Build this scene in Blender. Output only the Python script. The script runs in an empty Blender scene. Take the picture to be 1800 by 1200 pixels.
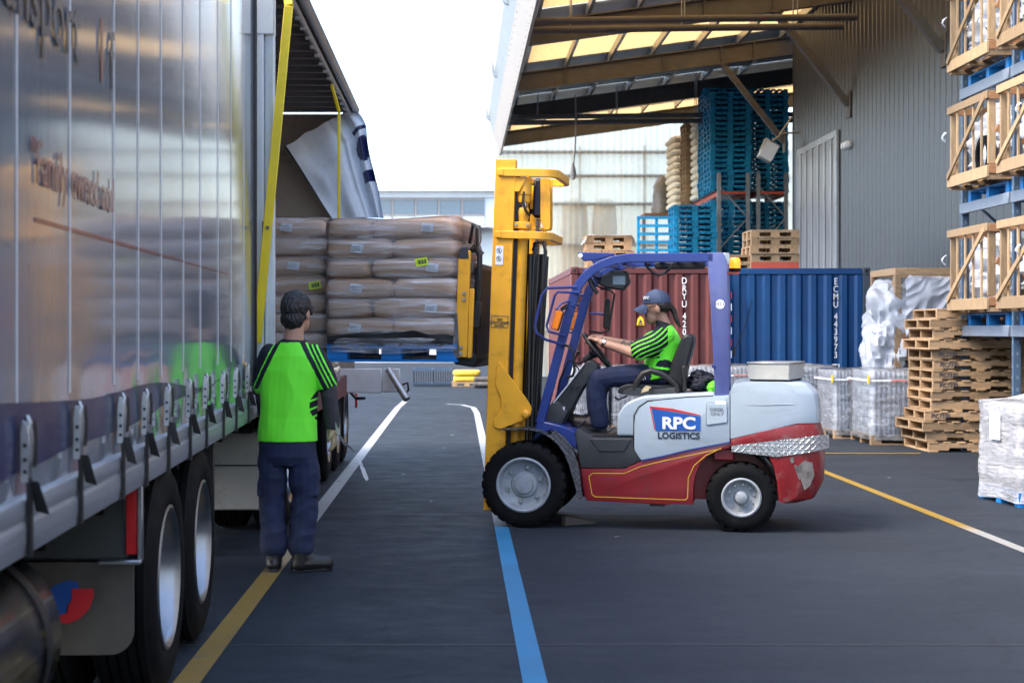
import bpy, bmesh, math, random
import numpy as np
from mathutils import Vector, Matrix, Euler, noise
V = Vector
R = math.radians
rng = random.Random(7)
scene = bpy.context.scene
COL = scene.collection

# ------------------------------------------------------------------ camera
CAM_Z = 1.6
cam_d = bpy.data.cameras.new('camera')
cam = bpy.data.objects.new('camera', cam_d)
COL.objects.link(cam)
cam.location = (0, 0, CAM_Z)
cam.rotation_euler = (R(90), 0, 0)
cam_d.sensor_width = 36
cam_d.lens = 54
cam_d.shift_x = 94 / 1800
cam_d.shift_y = -23 / 1800
cam_d.clip_start = .1
cam_d.clip_end = 2000
cam_d.dof.use_dof = True
cam_d.dof.focus_distance = 12.3
cam_d.dof.aperture_fstop = 4.2
scene.camera = cam

# ------------------------------------------------------------------ sky, sun, exposure
SUN_EL, SUN_AZ = R(52), R(180 + 66)          # azimuth from +Y towards +X
world = bpy.data.worlds.new('World')
scene.world = world
world.use_nodes = True
wn = world.node_tree
bg = wn.nodes['Background']
sky = wn.nodes.new('ShaderNodeTexSky')
sky.sky_type = 'NISHITA'
sky.sun_disc = False
sky.sun_elevation = SUN_EL
sky.sun_rotation = SUN_AZ
sky.air_density = 1.0
sky.dust_density = 2.5
sky.ozone_density = 1.0
wn.links.new(sky.outputs[0], bg.inputs[0])
bg.inputs[1].default_value = .15
sun_d = bpy.data.lights.new('sun', 'SUN')
sun_d.energy = .9
sun_d.angle = R(18)
sun_d.color = (1, .88, .72)
sun = bpy.data.objects.new('sun', sun_d)
COL.objects.link(sun)
to_sun = V((math.sin(SUN_AZ) * math.cos(SUN_EL), math.cos(SUN_AZ) * math.cos(SUN_EL), math.sin(SUN_EL)))
sun.rotation_euler = to_sun.to_track_quat('Z', 'Y').to_euler()
sun.location = to_sun * 60
vs = scene.view_settings
vs.view_transform = 'Standard'
vs.look = 'None'
vs.exposure = 2.42
vs.gamma = 1
vs.use_curve_mapping = False
scene.render.film_transparent = False
scene.cycles.use_denoising = True
scene.cycles.max_bounces = 10
scene.cycles.transparent_max_bounces = 24
scene.cycles.caustics_reflective = False
scene.cycles.caustics_refractive = False
scene.cycles.sample_clamp_indirect = 6

# ------------------------------------------------------------------ mesh helpers
class MB:
    def __init__(s):
        s.v, s.f, s.mi, s.sm = [], [], [], []

    def add(s, vs_, fs, m=0, sm=False):
        o = len(s.v)
        s.v += [tuple(p) for p in vs_]
        s.f += [tuple(i + o for i in f) for f in fs]
        s.mi += [m] * len(fs)
        s.sm += [sm] * len(fs)
        return s

    def box(s, a, b, m=0, M=None):
        x0, y0, z0 = a
        x1, y1, z1 = b
        p = [(x0, y0, z0), (x1, y0, z0), (x1, y1, z0), (x0, y1, z0), (x0, y0, z1), (x1, y0, z1), (x1, y1, z1), (x0, y1, z1)]
        if M is not None:
            p = [M @ V(q) for q in p]
        return s.add(p, [(0, 3, 2, 1), (4, 5, 6, 7), (0, 1, 5, 4), (1, 2, 6, 5), (2, 3, 7, 6), (3, 0, 4, 7)], m)

    def bar(s, p, q, w, h=None, up=(0, 0, 1), m=0):
        p, q = V(p), V(q)
        h = w if h is None else h
        d = (q - p).normalized()
        a = d.cross(V(up))
        if a.length < 1e-4:
            a = d.cross(V((1, 0, 0)))
        a.normalize()
        b = a.cross(d)
        c = [p + a * i * w / 2 + b * j * h / 2 for i, j in ((-1, -1), (1, -1), (1, 1), (-1, 1))]
        e = [x + q - p for x in c]
        return s.add(c + e, [(0, 1, 2, 3), (7, 6, 5, 4), (0, 4, 5, 1), (1, 5, 6, 2), (2, 6, 7, 3), (3, 7, 4, 0)], m)

    def tube(s, pts, r, n=8, m=0, closed=False, flat=1.0, up=None):
        pts = [V(p) for p in pts]
        k = len(pts)
        rr = r if isinstance(r, (list, tuple)) else [r] * k
        vs_, fs = [], []
        nrm = None
        for i, p in enumerate(pts):
            if closed:
                t = pts[(i + 1) % k] - pts[i - 1]
            else:
                t = pts[min(i + 1, k - 1)] - pts[max(i - 1, 0)]
            t.normalize()
            if nrm is None:
                u0 = V(up) if up else (V((0, 0, 1)) if abs(t.z) < .9 else V((1, 0, 0)))
                nrm = (u0 - t * u0.dot(t)).normalized()
            else:
                nrm = (nrm - t * nrm.dot(t)).normalized()
            b = t.cross(nrm)
            for j in range(n):
                a = 2 * math.pi * j / n
                vs_.append(p + (nrm * math.cos(a) * flat + b * math.sin(a)) * rr[i])
        for i in range(k if closed else k - 1):
            i2 = (i + 1) % k
            for j in range(n):
                j2 = (j + 1) % n
                fs.append((i * n + j, i2 * n + j, i2 * n + j2, i * n + j2))
        s.add(vs_, fs, m, True)
        if not closed:
            o = len(s.v) - k * n
            s.f += [tuple(o + j for j in range(n)), tuple(o + (k - 1) * n + n - 1 - j for j in range(n))]
            s.mi += [m, m]
            s.sm += [False, False]
        return s

    def prism(s, poly, axis, a, b, m=0):
        def P(p, t):
            return {'y': (p[0], t, p[1]), 'x': (t, p[0], p[1]), 'z': (p[0], p[1], t)}[axis]
        n = len(poly)
        vs_ = [P(p, a) for p in poly] + [P(p, b) for p in poly]
        fs = [tuple(range(n)), tuple(range(2 * n - 1, n - 1, -1))]
        fs += [(i, i + n, (i + 1) % n + n, (i + 1) % n) for i in range(n)]
        return s.add(vs_, fs, m)

    def lathe(s, prof, c=(0, 0, 0), axis='y', n=32, m=0, sm=True, a0=0., a1=2 * math.pi, close=False):
        c = V(c)
        full = abs(a1 - a0 - 2 * math.pi) < 1e-6
        vs_, fs = [], []
        kk = n if full else n + 1
        for i in range(kk):
            a = a0 + (a1 - a0) * i / n
            ca, sa = math.cos(a), math.sin(a)
            for r, t in prof:
                q = {'y': (r * ca, t, r * sa), 'z': (r * ca, r * sa, t), 'x': (t, r * ca, r * sa)}[axis]
                vs_.append(c + V(q))
        k = len(prof)
        for i in range(n):
            i2 = (i + 1) % kk
            for j in range(k - 1 + (1 if close else 0)):
                j2 = (j + 1) % k
                fs.append((i * k + j, i * k + j2, i2 * k + j2, i2 * k + j))
        return s.add(vs_, fs, m, sm)

    def ell(s, c, r, M=None, nu=16, nv=10, m=0):
        c = V(c)
        r = (r, r, r) if not isinstance(r, (tuple, list)) else r
        vs_, fs = [], []
        for i in range(nv + 1):
            th = math.pi * i / nv
            for j in range(nu):
                ph = 2 * math.pi * j / nu
                q = V((r[0] * math.sin(th) * math.cos(ph), r[1] * math.sin(th) * math.sin(ph), r[2] * math.cos(th)))
                vs_.append(c + (M @ q if M is not None else q))
        for i in range(nv):
            for j in range(nu):
                j2 = (j + 1) % nu
                fs.append((i * nu + j, (i + 1) * nu + j, (i + 1) * nu + j2, i * nu + j2))
        return s.add(vs_, fs, m, True)

    def limb(s, pts, rad, n=12, m=0):
        """chain of tapered capsules"""
        pts = [V(p) for p in pts]
        for i, p in enumerate(pts):
            s.ell(p, rad[i], nu=n, nv=8, m=m)
            if i:
                q = pts[i - 1]
                d = (p - q)
                if d.length < 1e-5:
                    continue
                t = d.normalized()
                u0 = V((0, 0, 1)) if abs(t.z) < .9 else V((1, 0, 0))
                a = (u0 - t * u0.dot(t)).normalized()
                b = t.cross(a)
                vs_ = []
                for c, r in ((q, rad[i - 1]), (p, rad[i])):
                    vs_ += [c + (a * math.cos(2 * math.pi * j / n) + b * math.sin(2 * math.pi * j / n)) * r for j in range(n)]
                fs = [(j, n + j, n + (j + 1) % n, (j + 1) % n) for j in range(n)]
                fs += [tuple(range(n)), tuple(range(2 * n - 1, n - 1, -1))]
                s.add(vs_, fs, m, True)
        return s

    def loft(s, rings, n=20, m=0):
        """rings: (centre, axis a vector, axis b vector)"""
        vs_, fs = [], []
        for c, a, b in rings:
            c, a, b = V(c), V(a), V(b)
            vs_ += [c + a * math.cos(2 * math.pi * j / n) + b * math.sin(2 * math.pi * j / n) for j in range(n)]
        k = len(rings)
        for i in range(k - 1):
            for j in range(n):
                j2 = (j + 1) % n
                fs.append((i * n + j, i * n + j2, (i + 1) * n + j2, (i + 1) * n + j))
        fs.append(tuple(range(n - 1, -1, -1)))
        fs.append(tuple((k - 1) * n + j for j in range(n)))
        return s.add(vs_, fs, m, True)

    def grid(s, fn, nu, nv, m=0, sm=True, mfn=None):
        o = len(s.v)
        for i in range(nu + 1):
            for j in range(nv + 1):
                s.v.append(tuple(fn(i / nu, j / nv)))
        for i in range(nu):
            for j in range(nv):
                a = o + i * (nv + 1) + j
                s.f.append((a, a + nv + 1, a + nv + 2, a + 1))
                s.mi.append(mfn((i + .5) / nu, (j + .5) / nv) if mfn else m)
                s.sm.append(sm)
        return s

    def mesh(s, name, mats, bevel=0, seg=1, recalc=True):
        me = bpy.data.meshes.new(name)
        me.from_pydata(s.v, [], s.f)
        for mt in (mats if isinstance(mats, (list, tuple)) else [mats]):
            me.materials.append(mt)
        me.polygons.foreach_set('material_index', s.mi)
        me.polygons.foreach_set('use_smooth', s.sm)
        if recalc or bevel:
            bm = bmesh.new()
            bm.from_mesh(me)
            if recalc:
                bmesh.ops.recalc_face_normals(bm, faces=bm.faces)
            if bevel:
                es = [e for e in bm.edges if len(e.link_faces) == 2 and e.calc_face_angle(0) > R(28)]
                bmesh.ops.bevel(bm, geom=es, offset=bevel, segments=seg, profile=.6, affect='EDGES', clamp_overlap=True)
            bm.to_mesh(me)
            bm.free()
        me.set_sharp_from_angle(angle=R(38))
        me.update()
        return me

    def build(s, name, mats, parent=None, loc=(0, 0, 0), rot=(0, 0, 0), bevel=0, seg=1, recalc=True):
        return inst(name, s.mesh(name, mats, bevel, seg, recalc), parent, loc, rot)


def inst(name, me, parent=None, loc=(0, 0, 0), rot=(0, 0, 0), scale=(1, 1, 1)):
    o = bpy.data.objects.new(name, me)
    COL.objects.link(o)
    o.location = loc
    o.rotation_euler = rot
    o.scale = scale
    if parent:
        o.parent = parent
    return o


def tag(o, label=None, cat=None, group=None, kind=None):
    for k, v in (('label', label), ('category', cat), ('group', group), ('kind', kind)):
        if v:
            o[k] = v
    return o


def thing(name, label, cat, loc=(0, 0, 0), rz=0., group=None):
    o = bpy.data.objects.new(name, None)
    o.empty_display_size = .2
    COL.objects.link(o)
    o.location = loc
    o.rotation_euler = (0, 0, rz)
    return tag(o, label, cat, group)


def bx(name, a, b, mats, parent=None, bevel=0., loc=(0, 0, 0), rot=(0, 0, 0)):
    return MB().box(a, b).build(name, mats, parent, loc, rot, bevel)


TEXTS = []


def text(body, size, mt, parent, M, name='lettering', bold=0., sx=1., line=1., align='CENTER', ext=.0012):
    """text lying in the local XY plane of M, facing +Z of M"""
    cu = bpy.data.curves.new(name, 'FONT')
    cu.body = body
    cu.size = size
    cu.align_x = align
    cu.align_y = 'CENTER'
    cu.extrude = ext
    cu.offset = bold
    cu.space_line = line
    cu.resolution_u = 3
    o = bpy.data.objects.new('text_tmp', cu)
    COL.objects.link(o)
    TEXTS.append((o, name, mt, parent, M @ Matrix.Diagonal((sx, 1, 1, 1))))


def basis(o, x, y):
    """matrix with origin o, local X along x, local Y along y"""
    x, y = V(x).normalized(), V(y).normalized()
    z = x.cross(y)
    return Matrix(((x.x, y.x, z.x, o[0]), (x.y, y.y, z.y, o[1]), (x.z, y.z, z.z, o[2]), (0, 0, 0, 1)))


def n3(p, s=1., seed=0.):
    return noise.noise(V((p[0] * s + seed, p[1] * s - seed * .7, p[2] * s + seed * 1.3)))


# ------------------------------------------------------------------ materials
def mix_node(nt, a, b, f, blend='MIX'):
    m = nt.nodes.new('ShaderNodeMix')
    m.data_type = 'RGBA'
    m.blend_type = blend
    for sock, val in ((m.inputs[0], f), (m.inputs[6], a), (m.inputs[7], b)):
        if isinstance(val, bpy.types.NodeSocket):
            nt.links.new(val, sock)
        elif isinstance(val, (int, float)):
            sock.default_value = val
        else:
            sock.default_value = (*val[:3], 1)
    return m.outputs[2]


def noise_node(nt, co, scale, detail=4, rough=.55, stretch=None, dist=0.):
    if stretch:
        mp = nt.nodes.new('ShaderNodeMapping')
        mp.inputs['Scale'].default_value = stretch
        nt.links.new(co, mp.inputs[0])
        co = mp.outputs[0]
    n = nt.nodes.new('ShaderNodeTexNoise')
    n.inputs['Scale'].default_value = scale
    n.inputs['Detail'].default_value = detail
    n.inputs['Roughness'].default_value = rough
    n.inputs['Distortion'].default_value = dist
    nt.links.new(co, n.inputs[0])
    return n.outputs[0]


def ramp_node(nt, f, a, b, ca=(0, 0, 0), cb=(1, 1, 1)):
    r = nt.nodes.new('ShaderNodeValToRGB')
    e = r.color_ramp.elements
    e[0].position, e[1].position = a, b
    e[0].color, e[1].color = (*ca, 1), (*cb, 1)
    nt.links.new(f, r.inputs[0])
    return r.outputs[0]


def mat(name, col, rough=.5, metal=0., var=.12, scale=6., bump=0., bscale=40., rand=0., stretch=None,
        dirt=0., dcol=(.06, .05, .04), dscale=3., dstretch=None, coat=0., spec=.5, rvar=.1, sheen=0.):
    m = bpy.data.materials.new(name)
    m.use_nodes = True
    nt = m.node_tree
    b = nt.nodes['Principled BSDF']
    tc = nt.nodes.new('ShaderNodeTexCoord').outputs['Object']
    n1 = noise_node(nt, tc, scale, 5, .6, stretch)
    lo = tuple(c * (1 - var) for c in col)
    hi = tuple(min(1, c * (1 + var)) for c in col)
    c = mix_node(nt, lo, hi, ramp_node(nt, n1, .3, .7))
    if dirt:
        n2 = noise_node(nt, tc, dscale, 6, .7, dstretch, .3)
        c = mix_node(nt, c, dcol, ramp_node(nt, n2, .62 - dirt * .3, .85 - dirt * .2, (0, 0, 0), (.8, .8, .8)))
    if rand:
        oi = nt.nodes.new('ShaderNodeObjectInfo')
        mr = nt.nodes.new('ShaderNodeMapRange')
        mr.inputs[3].default_value = 1 - rand
        mr.inputs[4].default_value = 1 + rand
        nt.links.new(oi.outputs['Random'], mr.inputs[0])
        c = mix_node(nt, c, mr.outputs[0], 1., 'MULTIPLY')
    nt.links.new(c, b.inputs['Base Color'])
    b.inputs['Metallic'].default_value = metal
    b.inputs['Specular IOR Level'].default_value = spec
    b.inputs['Coat Weight'].default_value = coat
    b.inputs['Coat Roughness'].default_value = .08
    if sheen:
        b.inputs['Sheen Weight'].default_value = sheen
    mr = nt.nodes.new('ShaderNodeMapRange')
    mr.inputs[3].default_value = max(.02, rough - rvar)
    mr.inputs[4].default_value = min(1, rough + rvar)
    nt.links.new(n1, mr.inputs[0])
    nt.links.new(mr.outputs[0], b.inputs['Roughness'])
    if bump:
        n4 = noise_node(nt, tc, bscale, 4, .6, stretch)
        bp = nt.nodes.new('ShaderNodeBump')
        bp.inputs['Strength'].default_value = min(1, bump)
        bp.inputs['Distance'].default_value = .01
        nt.links.new(n4, bp.inputs['Height'])
        nt.links.new(bp.outputs[0], b.inputs['Normal'])
    return m


def film(name, lo, hi, scale, stretch, rough=.18, col=(.82, .84, .88), bump=.6, thick=.12):
    """stretch film: mostly clear, glossy, with whitish strained streaks"""
    m = bpy.data.materials.new(name)
    m.use_nodes = True
    nt = m.node_tree
    b = nt.nodes['Principled BSDF']
    out = nt.nodes['Material Output']
    tc = nt.nodes.new('ShaderNodeTexCoord').outputs['Object']
    n1 = noise_node(nt, tc, scale, 6, .65, stretch, .4)
    n2 = noise_node(nt, tc, 2.2, 3, .6)
    b.inputs['Base Color'].default_value = (*col, 1)
    b.inputs['Roughness'].default_value = rough
    b.inputs['Specular IOR Level'].default_value = .8
    bp = nt.nodes.new('ShaderNodeBump')
    bp.inputs['Strength'].default_value = bump
    bp.inputs['Distance'].default_value = .02
    nt.links.new(n1, bp.inputs['Height'])
    nt.links.new(bp.outputs[0], b.inputs['Normal'])
    tr = nt.nodes.new('ShaderNodeBsdfTransparent')
    tr.inputs[0].default_value = (1 - thick * .3, 1 - thick * .3, 1 - thick * .25, 1)
    f = nt.nodes.new('ShaderNodeMath')
    f.operation = 'MULTIPLY'
    nt.links.new(ramp_node(nt, n1, .42, .75, (lo, lo, lo), (hi, hi, hi)), f.inputs[0])
    nt.links.new(ramp_node(nt, n2, .3, .7, (.45, .45, .45), (1, 1, 1)), f.inputs[1])
    mx = nt.nodes.new('ShaderNodeMixShader')
    nt.links.new(f.outputs[0], mx.inputs[0])
    nt.links.new(tr.outputs[0], mx.inputs[1])
    nt.links.new(b.outputs[0], mx.inputs[2])
    fr_ = nt.nodes.new('ShaderNodeFresnel')
    fr_.inputs['IOR'].default_value = 1.3
    nt.links.new(bp.outputs[0], fr_.inputs['Normal'])
    gl = nt.nodes.new('ShaderNodeBsdfGlossy')
    gl.inputs['Roughness'].default_value = rough
    nt.links.new(bp.outputs[0], gl.inputs['Normal'])
    m3 = nt.nodes.new('ShaderNodeMixShader')
    nt.links.new(fr_.outputs[0], m3.inputs[0])
    nt.links.new(mx.outputs[0], m3.inputs[1])
    nt.links.new(gl.outputs[0], m3.inputs[2])
    nt.links.new(m3.outputs[0], out.inputs[0])
    return m


def sheet_mat(name, col, tcol, trans=.6, clear=0., var=.15, scale=5., stretch=None, rough=.35):
    """translucent roofing or strip plastic"""
    m = bpy.data.materials.new(name)
    m.use_nodes = True
    nt = m.node_tree
    out = nt.nodes['Material Output']
    b = nt.nodes['Principled BSDF']
    tc = nt.nodes.new('ShaderNodeTexCoord').outputs['Object']
    n1 = ramp_node(nt, noise_node(nt, tc, scale, 5, .65, stretch), .3, .7)
    nt.links.new(mix_node(nt, tuple(c * (1 - var) for c in col), tuple(min(1, c * (1 + var)) for c in col), n1), b.inputs['Base Color'])
    b.inputs['Roughness'].default_value = rough
    t = nt.nodes.new('ShaderNodeBsdfTranslucent')
    nt.links.new(mix_node(nt, tuple(c * (1 - 2 * var) for c in tcol), tcol, n1), t.inputs[0])
    mx = nt.nodes.new('ShaderNodeMixShader')
    mx.inputs[0].default_value = trans
    nt.links.new(b.outputs[0], mx.inputs[1])
    nt.links.new(t.outputs[0], mx.inputs[2])
    res = mx.outputs[0]
    if clear:
        tr = nt.nodes.new('ShaderNodeBsdfTransparent')
        m2 = nt.nodes.new('ShaderNodeMixShader')
        m2.inputs[0].default_value = clear
        nt.links.new(res, m2.inputs[1])
        nt.links.new(tr.outputs[0], m2.inputs[2])
        res = m2.outputs[0]
    nt.links.new(res, out.inputs[0])
    return m


def asphalt_mat():
    m = bpy.data.materials.new('asphalt')
    m.use_nodes = True
    nt = m.node_tree
    b = nt.nodes['Principled BSDF']
    tc = nt.nodes.new('ShaderNodeTexCoord').outputs['Object']
    big = ramp_node(nt, noise_node(nt, tc, .35, 6, .6, (.7, 1.6, 1), .5), .3, .72)
    mid = ramp_node(nt, noise_node(nt, tc, 3.2, 6, .7, (.8, 1.25, 1)), .3, .75)
    fine = ramp_node(nt, noise_node(nt, tc, 140, 3, .7), .3, .75)
    c = mix_node(nt, (.009, .014, .022), (.026, .034, .047), big)
    c = mix_node(nt, c, (.020, .026, .036), mix_node(nt, (0, 0, 0), (.45, .45, .45), mid))
    c = mix_node(nt, c, (.036, .042, .050), mix_node(nt, (0, 0, 0), (.4, .4, .4), fine))
    mott = ramp_node(nt, noise_node(nt, tc, 22, 5, .75), .42, .72, (0, 0, 0), (.55, .55, .55))
    c = mix_node(nt, c, (.030, .036, .044), mott)
    # pale scuffs
    sc = ramp_node(nt, noise_node(nt, tc, 1.7, 8, .8, (1, 2.5, 1), 1.2), .66, .74, (0, 0, 0), (.35, .35, .35))
    c = mix_node(nt, c, (.075, .082, .092), sc)
    # dark oil spots
    oil = ramp_node(nt, noise_node(nt, tc, .9, 6, .6, None, .4), .62, .74, (0, 0, 0), (.6, .6, .6))
    c = mix_node(nt, c, (.003, .0036, .005), oil)
    vo = nt.nodes.new('ShaderNodeTexVoronoi')
    vo.feature = 'DISTANCE_TO_EDGE'
    vo.inputs['Scale'].default_value = .23
    wv = nt.nodes.new('ShaderNodeVectorMath')
    wv.operation = 'ADD'
    nz = nt.nodes.new('ShaderNodeTexNoise')
    nz.inputs['Scale'].default_value = 1.3
    nz.inputs['Detail'].default_value = 8
    nt.links.new(tc, nz.inputs[0])
    sv = nt.nodes.new('ShaderNodeVectorMath')
    sv.operation = 'SCALE'
    sv.inputs['Scale'].default_value = 1.1
    nt.links.new(nz.outputs['Color'], sv.inputs[0])
    nt.links.new(tc, wv.inputs[0])
    nt.links.new(sv.outputs[0], wv.inputs[1])
    nt.links.new(wv.outputs[0], vo.inputs['Vector'])
    c = mix_node(nt, c, (.008, .010, .013), ramp_node(nt, vo.outputs['Distance'], .0012, .0035, (.45, .45, .45), (0, 0, 0)))
    nt.links.new(c, b.inputs['Base Color'])
    b.inputs['Specular IOR Level'].default_value = .10
    rr = nt.nodes.new('ShaderNodeMapRange')
    rr.inputs[3].default_value = .55
    rr.inputs[4].default_value = .8
    nt.links.new(mid, rr.inputs[0])
    nt.links.new(rr.outputs[0], b.inputs['Roughness'])
    bp = nt.nodes.new('ShaderNodeBump')
    bp.inputs['Strength'].default_value = .35
    bp.inputs['Distance'].default_value = .004
    nt.links.new(fine, bp.inputs['Height'])
    nt.links.new(bp.outputs[0], b.inputs['Normal'])
    return m


def line_mat(name, col, wear=.5, far=None):
    m = bpy.data.materials.new(name)
    m.use_nodes = True
    nt = m.node_tree
    b = nt.nodes['Principled BSDF']
    tc = nt.nodes.new('ShaderNodeTexCoord').outputs['Object']
    n = noise_node(nt, tc, 9, 8, .75)
    n2 = noise_node(nt, tc, 1.2, 3, .6)
    c = mix_node(nt, tuple(x * .75 for x in col), col, ramp_node(nt, n2, .3, .7))
    if far:
        sp = nt.nodes.new('ShaderNodeSeparateXYZ')
        nt.links.new(tc, sp.inputs[0])
        mr = nt.nodes.new('ShaderNodeMapRange')
        mr.inputs[1].default_value, mr.inputs[2].default_value = far[1], far[2]
        nt.links.new(sp.outputs[1], mr.inputs[0])
        c = mix_node(nt, c, far[0], mr.outputs[0])
    c = mix_node(nt, c, (.075, .08, .09), ramp_node(nt, n, .72 - wear * .25, .8 - wear * .1, (0, 0, 0), (.85, .85, .85)))
    nt.links.new(c, b.inputs['Base Color'])
    b.inputs['Roughness'].default_value = .6
    return m


def tread_mat(name, col=(.45, .47, .5)):
    """aluminium chequer plate: raised lozenges in two directions"""
    m = mat(name, col, .34, .85, .15, 12)
    nt = m.node_tree
    b = nt.nodes['Principled BSDF']
    tc = nt.nodes.new('ShaderNodeTexCoord').outputs['Object']
    hs = []
    for ang in (45, -45):
        mp = nt.nodes.new('ShaderNodeMapping')
        mp.inputs['Rotation'].default_value = (0, R(ang), 0)
        mp.inputs['Scale'].default_value = (15, 15, 15)
        nt.links.new(tc, mp.inputs[0])
        br = nt.nodes.new('ShaderNodeTexBrick')
        sw = nt.nodes.new('ShaderNodeSeparateXYZ')
        nt.links.new(mp.outputs[0], sw.inputs[0])
        cb = nt.nodes.new('ShaderNodeCombineXYZ')
        nt.links.new(sw.outputs[0], cb.inputs[0])
        nt.links.new(sw.outputs[2], cb.inputs[1])
        nt.links.new(cb.outputs[0], br.inputs['Vector'])
        br.inputs['Scale'].default_value = 1.
        br.inputs['Mortar Size'].default_value = .12
        br.inputs['Mortar Smooth'].default_value = .6
        br.inputs['Brick Width'].default_value = 1.1
        br.inputs['Row Height'].default_value = .5
        hs.append(br.outputs['Fac'])
    mx = nt.nodes.new('ShaderNodeMath')
    mx.operation = 'MULTIPLY'
    nt.links.new(hs[0], mx.inputs[0])
    nt.links.new(hs[1], mx.inputs[1])
    bp = nt.nodes.new('ShaderNodeBump')
    bp.inputs['Strength'].default_value = 1.
    bp.inputs['Distance'].default_value = .016
    nt.links.new(mx.outputs[0], bp.inputs['Height'])
    nt.links.new(bp.outputs[0], b.inputs['Normal'])
    return m


K = {}
K['asphalt'] = asphalt_mat()
K['tyre'] = mat('tyre_rubber', (.005, .0055, .0065), .65, var=.3, scale=9, bump=.3, bscale=60, dirt=.22, dcol=(.017, .017, .017), dscale=5, spec=.10)
K['black'] = mat('black_plastic', (.005, .005, .006), .5, var=.2, scale=14)
K['hose'] = mat('black_hose', (.006, .006, .007), .38, var=.2)
K['dgrey'] = mat('dark_grey_plastic', (.024, .027, .031), .5, var=.12, scale=18, bump=.2, bscale=160, dirt=.12, dcol=(.12, .115, .1))
K['chassis'] = mat('dark_chassis', (.004, .004, .0045), .8, var=.3, dirt=.3, dcol=(.010, .009, .008), spec=.2)
K['alu'] = mat('aluminium', (.30, .315, .335), .36, 1., .08, 4, stretch=(1, .15, 4), dirt=.14, dcol=(.25, .26, .27))
K['rail_alu'] = mat('weathered_aluminium_rail', (.30, .33, .37), .42, .6, .1, 5, stretch=(1, .3, 6), dirt=.25, dcol=(.2, .2, .21), bump=.15, bscale=18)
K['chrome'] = mat('polished_steel', (.7, .72, .75), .14, 1., .05, 6, dirt=.1, dcol=(.22, .2, .18))
K['steel'] = mat('galvanised_steel', (.42, .43, .44), .42, .8, .15, 14, dirt=.2, dcol=(.16, .15, .14))
K['rust_steel'] = mat('rusted_grey_steel', (.115, .11, .108), .6, .1, .15, 5, dirt=.40, dcol=(.115, .066, .038), dscale=1.6, dstretch=(.5, 3, 3))
K['rust_plate'] = mat('scraped_steel', (.12, .11, .105), .55, .5, .3, 18, dirt=.5, dcol=(.25, .24, .24), dscale=9)
K['curtain'] = mat('silver_grey_curtain', (.29, .325, .375), .11, .35, .06, 3, stretch=(1, 9, .25), dirt=.12, dcol=(.11, .125, .15), bump=.03, bscale=5, coat=.25, rvar=.05)
K['curtain_seam'] = mat('curtain_seam', (.62, .66, .70), .3, .1, .06)
K['curtain_blue'] = mat('curtain_blue_print', (.008, .014, .075), .3, .0, .12, 3, coat=.1, spec=.3)
K['curtain_text'] = mat('curtain_dark_print', (.02, .025, .05), .25)
K['curtain_red'] = mat('curtain_red_print', (.22, .055, .05), .2)
K['curtain_white'] = mat('white_curtain_cloth', (.62, .68, .75), .42, 0, .1, 3, dirt=.15, dcol=(.35, .37, .4), bump=.15, bscale=9)
K['trailer_white'] = mat('trailer_white_paint', (.62, .68, .73), .35, 0, .06, 3, dirt=.18, dcol=(.25, .24, .22), dstretch=(3, 3, .5))
K['cream_box'] = mat('cream_box_paint', (.40, .39, .37), .5, 0, .08, 3, dirt=.35, dcol=(.16, .145, .125))
K['maroon'] = mat('maroon_paint', (.16, .035, .03), .5, dirt=.3)
K['interior'] = mat('trailer_interior_ply', (.30, .245, .20), .6, 0, .15, 3, dirt=.25, dcol=(.12, .1, .09))
K['interior_roof'] = mat('trailer_roof_underside', (.20, .195, .20), .6, 0, .1, 3)
K['strap_yellow'] = mat('yellow_post_paint', (.80, .60, .015), .4, 0, .08, 6, dirt=.1, dcol=(.3, .22, .05))
K['fk_yellow'] = mat('mast_yellow_paint', (.82, .39, .022), .42, 0, .09, 5, dirt=.27, dcol=(.30, .14, .015), dscale=6, coat=.15)
K['fk_blue'] = mat('guard_blue_paint', (.015, .036, .19), .34, 0, .10, 6, dirt=.2, dcol=(.09, .095, .19), coat=.3)
K['fk_red'] = mat('chassis_red_paint', (.19, .008, .013), .40, 0, .10, 4, dirt=.28, dcol=(.12, .022, .022), dscale=5, coat=.2)
K['fk_red_worn'] = mat('scraped_red_paint', (.19, .008, .012), .42, 0, .1, 5, dirt=.36, dcol=(.20, .175, .165), dscale=5.5, coat=.1)
K['fk_white'] = mat('body_white_paint', (.35, .425, .49), .36, 0, .06, 4, dirt=.30, dcol=(.24, .265, .29), dscale=3, dstretch=(.6, 2, 2.5), coat=.25)
K['rim_white'] = mat('rim_paint', (.27, .30, .335), .48, 0, .12, 12, dirt=.4, dcol=(.16, .15, .14), dscale=9)
K['tread'] = tread_mat('chequer_plate')
K['seat'] = mat('black_vinyl', (.009, .009, .011), .4, 0, .15, 10, bump=.15, bscale=90)
K['orange_lens'] = mat('orange_lens', (.85, .22, .01), .2, coat=.6)
K['red_lens'] = mat('red_lens', (.55, .015, .02), .25, coat=.5)
K['logo_blue'] = mat('logo_blue', (.012, .085, .36), .4)
K['logo_red'] = mat('logo_red', (.6, .02, .03), .4)
K['logo_white'] = mat('logo_white', (.78, .8, .82), .45)
K['ink'] = mat('dark_ink', (.02, .022, .05), .5)
K['ink_soft'] = mat('soft_dark_ink', (.10, .10, .12), .6)
K['label_white'] = mat('label_paper', (.74, .78, .84), .6, var=.05)
K['label_lime'] = mat('lime_label', (.62, .82, .04), .6, var=.05)
K['label_yellow'] = mat('yellow_label', (.8, .5, .02), .5)
K['pinstripe'] = mat('pinstripe_yellow', (.62, .40, .03), .5)
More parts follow.
